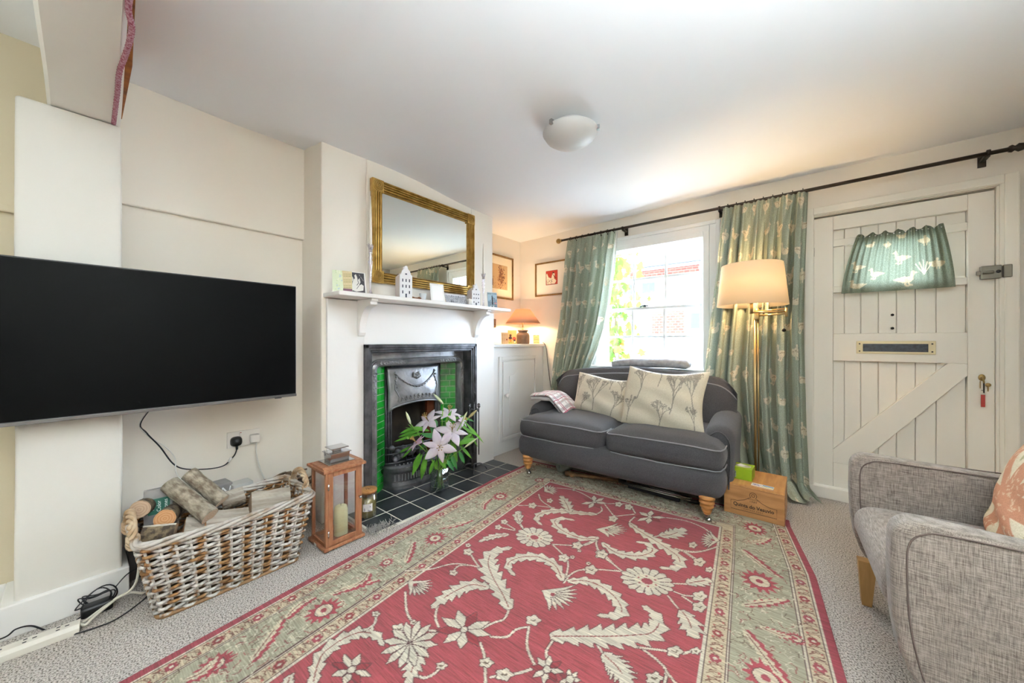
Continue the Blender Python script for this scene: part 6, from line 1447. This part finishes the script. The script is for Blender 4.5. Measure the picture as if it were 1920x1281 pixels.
def buds(Q, L, sc_):
    for (x, y, r) in L:
        P = [(x+r*(1+.18*math.cos(5*a))*math.cos(a), y+r*.72*(1+.18*math.cos(5*a))*math.sin(a)) for a in [j*2*PI/30 for j in range(30)]]; cv.poly(Q(P), CRM, DRK)
        cv.stroke(Q([(x-r*.35, y-r*.1), (x+r*.1, y+r*.15), (x+r*.35, y-r*.1)]), .0022, '6b5a48')
Q4 = Zf(760, 960, 3.99); Q5 = Zf(1060, 1000, 4.56); Q3 = Zf(960, 900, 4.8); Q7 = Zf(300, 980, 4.174)
stems(Q4, [[(0, 440), (180, 430), (350, 390), (480, 400), (600, 430)], [(550, 410), (520, 370), (490, 320)], [(360, 440), (400, 405), (470, 400)], [(1185, 520), (1210, 450), (1215, 370), (1170, 310), (1100, 245)], [(1185, 530), (1240, 465), (1320, 430), (1450, 430), (1596, 440)], [(820, 130), (740, 80)], [(820, 140), (700, 115)], [(780, 720), (740, 800), (660, 830), (560, 880)], [(640, 935), (760, 935), (830, 880), (920, 860)], [(925, 860), (910, 1000), (950, 1110), (990, 1180)], [(1130, 930), (1060, 1030), (1060, 1110)], [(100, 870), (170, 885), (290, 890)], [(0, 600), (10, 740), (60, 830), (110, 870), (120, 950)], [(560, 980), (590, 1080), (600, 1281)], [(1430, 190), (1440, 280), (1500, 350), (1596, 420)], [(1100, 245), (1230, 250), (1330, 245), (1430, 200)], [(250, 860), (225, 780), (250, 680)], [(70, 1220), (150, 1240), (230, 1200), (265, 1150)], [(640, 1240), (700, 1230)], [(780, 1220), (880, 1200), (960, 1170)], [(850, 80), (880, 130)]])
stems(Q5, [[(0, 100), (150, 100), (270, 50)], [(265, 60), (275, 140), (350, 200), (440, 290), (500, 330)], [(20, 370), (100, 320), (200, 310), (300, 310), (470, 325)], [(900, 430), (1040, 435)], [(930, 500), (1010, 530), (1100, 540)], [(1000, 540), (1090, 600)], [(880, 540), (960, 640)], [(500, 930), (640, 980), (800, 1100), (860, 1180), (850, 1281)], [(640, 980), (800, 1000), (870, 1010), (1000, 1030), (1080, 1010)], [(270, 950), (330, 1040)], [(860, 1180), (940, 1281)], [(940, 130), (1080, 155), (1200, 145), (1310, 110)], [(1000, 150), (1090, 210), (1140, 250)]])
stems(Q3, [[(240, 130), (270, 190), (380, 260)], [(360, 70), (550, 90), (700, 160), (810, 260), (760, 310)], [(60, 230), (220, 232), (380, 250)], [(830, 215), (920, 330)], [(920, 330), (1100, 310)], [(860, 215), (1040, 220), (1110, 300)], [(1110, 330), (1060, 380), (1080, 430)], [(1390, 340), (1570, 370), (1720, 430), (1800, 490)], [(1430, 620), (1650, 650), (1850, 600)], [(1550, 640), (1690, 730)], [(770, 520), (760, 590), (820, 680), (990, 820)], [(370, 580), (640, 590), (760, 540)], [(75, 390), (100, 440)], [(1250, 520), (1340, 500)]])
for sp_, w_, t_ in ((((780, 730), (730, 620), (655, 490), (620, 380), (660, 300), (800, 268)), .050, 9), (((1175, 515), (1120, 400), (1000, 340), (870, 340), (775, 380), (780, 440), (825, 480)), .034, 9), (((775, 170), (680, 180), (610, 200), (550, 225)), .026, 5), (((625, 570), (500, 545), (380, 590), (280, 650), (195, 720)), .040, 7), (((90, 940), (90, 1050), (50, 1180), (20, 1290)), .036, 7), (((850, 90), (850, 40), (850, -10)), .026, 3)): leaf(Q4(sp_), w_, t_)
for sp_, w_, t_ in ((((20, 410), (170, 405), (300, 450), (420, 540), (480, 640), (450, 705), (270, 700)), .034, 9), (((315, 80), (420, 160), (540, 190), (660, 190), (745, 150), (700, 90), (600, 75)), .034, 9), (((-130, 880), (0, 880), (150, 880), (400, 880), (600, 870), (740, 850), (800, 760), (740, 670), (650, 620)), .050, 11), (((990, 660), (1060, 760), (1100, 900)), .045, 4), (((1040, 430), (1150, 410), (1250, 400)), .034, 4), (((320, 1030), (430, 1130), (560, 1300)), .045, 7)): leaf(Q5(sp_), w_, t_)
for sp_, w_, t_ in ((((765, 310), (640, 300), (480, 280), (340, 280), (240, 315), (225, 370), (275, 408)), .034, 9), (((780, 520), (650, 530), (520, 490), (420, 430), (385, 370), (450, 345), (570, 365)), .032, 8), (((1060, 390), (1130, 450), (1260, 530), (1400, 620), (1500, 700), (1490, 790), (1320, 790)), .038, 10), (((1330, 505), (1440, 490), (1560, 440)), .045, 5), (((520, 290), (490, 215), (440, 140)), .040, 5), (((65, 375), (45, 330), (55, 280)), .028, 3)): leaf(Q3(sp_), w_, t_)
for sp_, w_, t_ in ((((1190, 1290), (1260, 1050), (1400, 930), (1560, 860), (1690, 880), (1748, 965)), .030, 9), (((980, 1300), (1010, 1230), (1000, 1200)), .02, 2)): leaf(Q7(sp_), w_, t_)
stems(Q7, [[(1690, 710), (1680, 790), (1600, 845)]])
buds(Q4, [(470, 300, 34), (470, 250, 18), (360, 455, 28), (1185, 345, 38), (1250, 338, 16), (1390, 430, 42), (1370, 385, 16), (955, 810, 50), (605, 1130, 48), (270, 1150, 36), (740, 75, 24), (695, 115, 24), (740, 1220, 60), (60, 825, 22)], 4)
buds(Q5, [(100, 105, 42), (310, 180, 50), (220, 312, 50), (1150, 540, 56), (1145, 632, 56), (1145, 245, 48), (1230, 310, 30), (1090, 100, 34), (935, 1015, 62), (1115, 1010, 38), (760, 1240, 65), (120, 150, 14)], 4)
buds(Q3, [(185, 230, 34), (340, 185, 26), (590, 590, 42), (810, 670, 46), (910, 350, 38), (960, 220, 30), (1050, 245, 34), (555, 90, 12)], 4)
buds(Q7, [(1870, 830, 50), (1690, 715, 28)], 4)
petal_ring((1002, 1008), (35, 1.5), (3, 19), 14); petal_ring((1213.5, 1090), (50, 13), (-7, 24), 16)
fan(Q4, (1085, 610), (.9, .55), (215, 130), 9, 1.2); fan(Q4, (60, 540), (.6, .5), (150, 90), 9, 1.2)
fan(Q3, (830, 450), (.9, .2), (210, 70), 9, 1.3); fan(Q3, (320, 95), (.5, -.3), (95, 50), 9, 1.6); fan(Q3, (1820, 540), (-1, -.1), (130, 90), 9, 1.3)
def lotus(Q, c, R_, n=8, tilt=0):
    for k in range(n):
        a = 2*PI*k/n+tilt; tip = (c[0]+R_[0]*math.cos(a), c[1]+R_[1]*math.sin(a)); w_ = .32
        cv.poly(Q([(c[0], c[1]), (c[0]+.6*R_[0]*math.cos(a-w_), c[1]+.6*R_[1]*math.sin(a-w_)), tip, (c[0]+.6*R_[0]*math.cos(a+w_), c[1]+.6*R_[1]*math.sin(a+w_))]), CRM if k % 3 != 1 else '8a3237', DRK)
    cv.disc(Q([c])[0], .012, CRM, DRK)
lotus(Q4, (440, 880), (210, 150), 9, .3); lotus(Q3, (740, 200), (120, 60), 7, .2); lotus(Q3, (1240, 335), (150, 60), 8, .1); lotus(Q7, (1500, 1150), (170, 130), 8, .4); lotus(Q4, (1060, 1180), (130, 110), 8, .2); lotus(Q5, (40, 1250), (100, 90), 7, .1)
# a few generic motifs for the part of the rug nearer than the photograph shows
for (u, v) in ((.25, -1.55), (.8, -1.7), (.4, -2.0), (.9, -2.15), (.2, -2.25)):
    for k in range(12): a = 2*PI*k/12; cv.poly([(u, v), (u+.07*math.cos(a-.2), v+.07*math.sin(a-.2)), (u+.1*math.cos(a), v+.1*math.sin(a)), (u+.07*math.cos(a+.2), v+.07*math.sin(a+.2))], CRM, DRK)
# border palmettes and leaves
def pal(px, py, r, ang=0):
    u, v = rp_(px, py); cv.poly([(u+r*(1 if k % 2 else .62)*math.cos(PI*k/13+ang)*.85, v+r*(1 if k % 2 else .62)*math.sin(PI*k/13+ang)) for k in range(26)], 'a4424a'); cv.poly([(u+r*.42*math.cos(a), v+r*.42*math.sin(a)) for a in [j*.3 for j in range(21)]], 'd8cdb4', DRK); cv.disc((u, v), r*.16, RED2)
def bleaf(x0_, y0_, x1_, y1_, x2_, y2_, w_=.030):
    P = [rp_(x0_, y0_), rp_(x1_, y1_), rp_(x2_, y2_)]; leaf([(a+.012, b_+.004) for a, b_ in P], w_*.7, 6, 'a4424a', None, None); leaf(P, w_*.55, 6, 'd3c9ae', None, '7d4a44')
for (x, y, r) in ((607, 1145, .075), (403, 1246, .06), (816, 1009, .07), (938, 931, .07), (1424, 1090, .09), (1422, 993, .08), (1493, 1198, .035), (1436, 1272, .08), (725, 1055, .04), (1010, 900, .05)): pal(x, y, r, .1)
for L in ((470, 1240, 500, 1200, 530, 1160), (535, 1160, 560, 1135, 590, 1120), (620, 1115, 660, 1100, 710, 1087), (760, 1055, 768, 1030, 775, 1015), (820, 990, 850, 985, 885, 975), (905, 955, 905, 945, 920, 935), (1395, 1015, 1420, 1018, 1450, 1012), (1390, 1030, 1440, 1070, 1465, 1085), (1390, 1135, 1430, 1130, 1475, 1125), (1393, 1180, 1440, 1240, 1480, 1290), (1425, 1175, 1460, 1190, 1485, 1195), (690, 1075, 680, 1090, 640, 1110), (345, 1275, 380, 1260, 410, 1230)): bleaf(*L)
# woven streaks (abrash) in the wool, woven across the rug
rs = np.random.RandomState(4); ny, nx = cv.c.shape[:2]
st = rs.randn(ny, 1)*.035+np.repeat(rs.randn(ny//9+1, 1), 9, 0)[:ny]*.05
fine = rs.randn(ny, nx//14+1).repeat(14, 1)[:, :nx]*.09
cv.c *= np.clip(1+st+fine, .6, 1.35)[..., None]
edgew = .006*np.sin(cv.y*9)[:, None]*np.ones((1, nx))
UU = Xg+np.where((Xg < 0) | (Xg > FW), 1, 0)*np.clip(S/BW, 0, 1)*edgew
taper = np.clip((Yg+.25)/.5, 0, 1)                       # the rug narrows a little at its far end
UU = np.where(Xg > FW, FW+(Xg-FW)*(1-.13*taper), UU); UU = np.where(Xg < 0, Xg*(1-.10*taper), UU)
P = np.stack([RO.x+UU*RU.x+Yg*RV.x, RO.y+UU*RU.y+Yg*RV.y, np.full_like(UU, RZ)+.0012*np.sin(Xg*7)*np.sin(Yg*5)], -1)
M_rug = mat('wool_rug_pile', 'ffffff', .95, attr='Col', col2='c9c4c0', scale=26, detail=6, stretch=(.6, 9, 1), bump=.0022, bscale=180, spec=.12, sheen=.1, ctr=(.3, .6))
rug = gridmesh('persian_rug', P, M_rug, cv.c); tag(rug, 'large red floral wool rug with sage border in the middle of the floor', 'rug')
q = rug.modifiers.new('thickness', 'SOLIDIFY'); q.thickness = .008; q.offset = -1
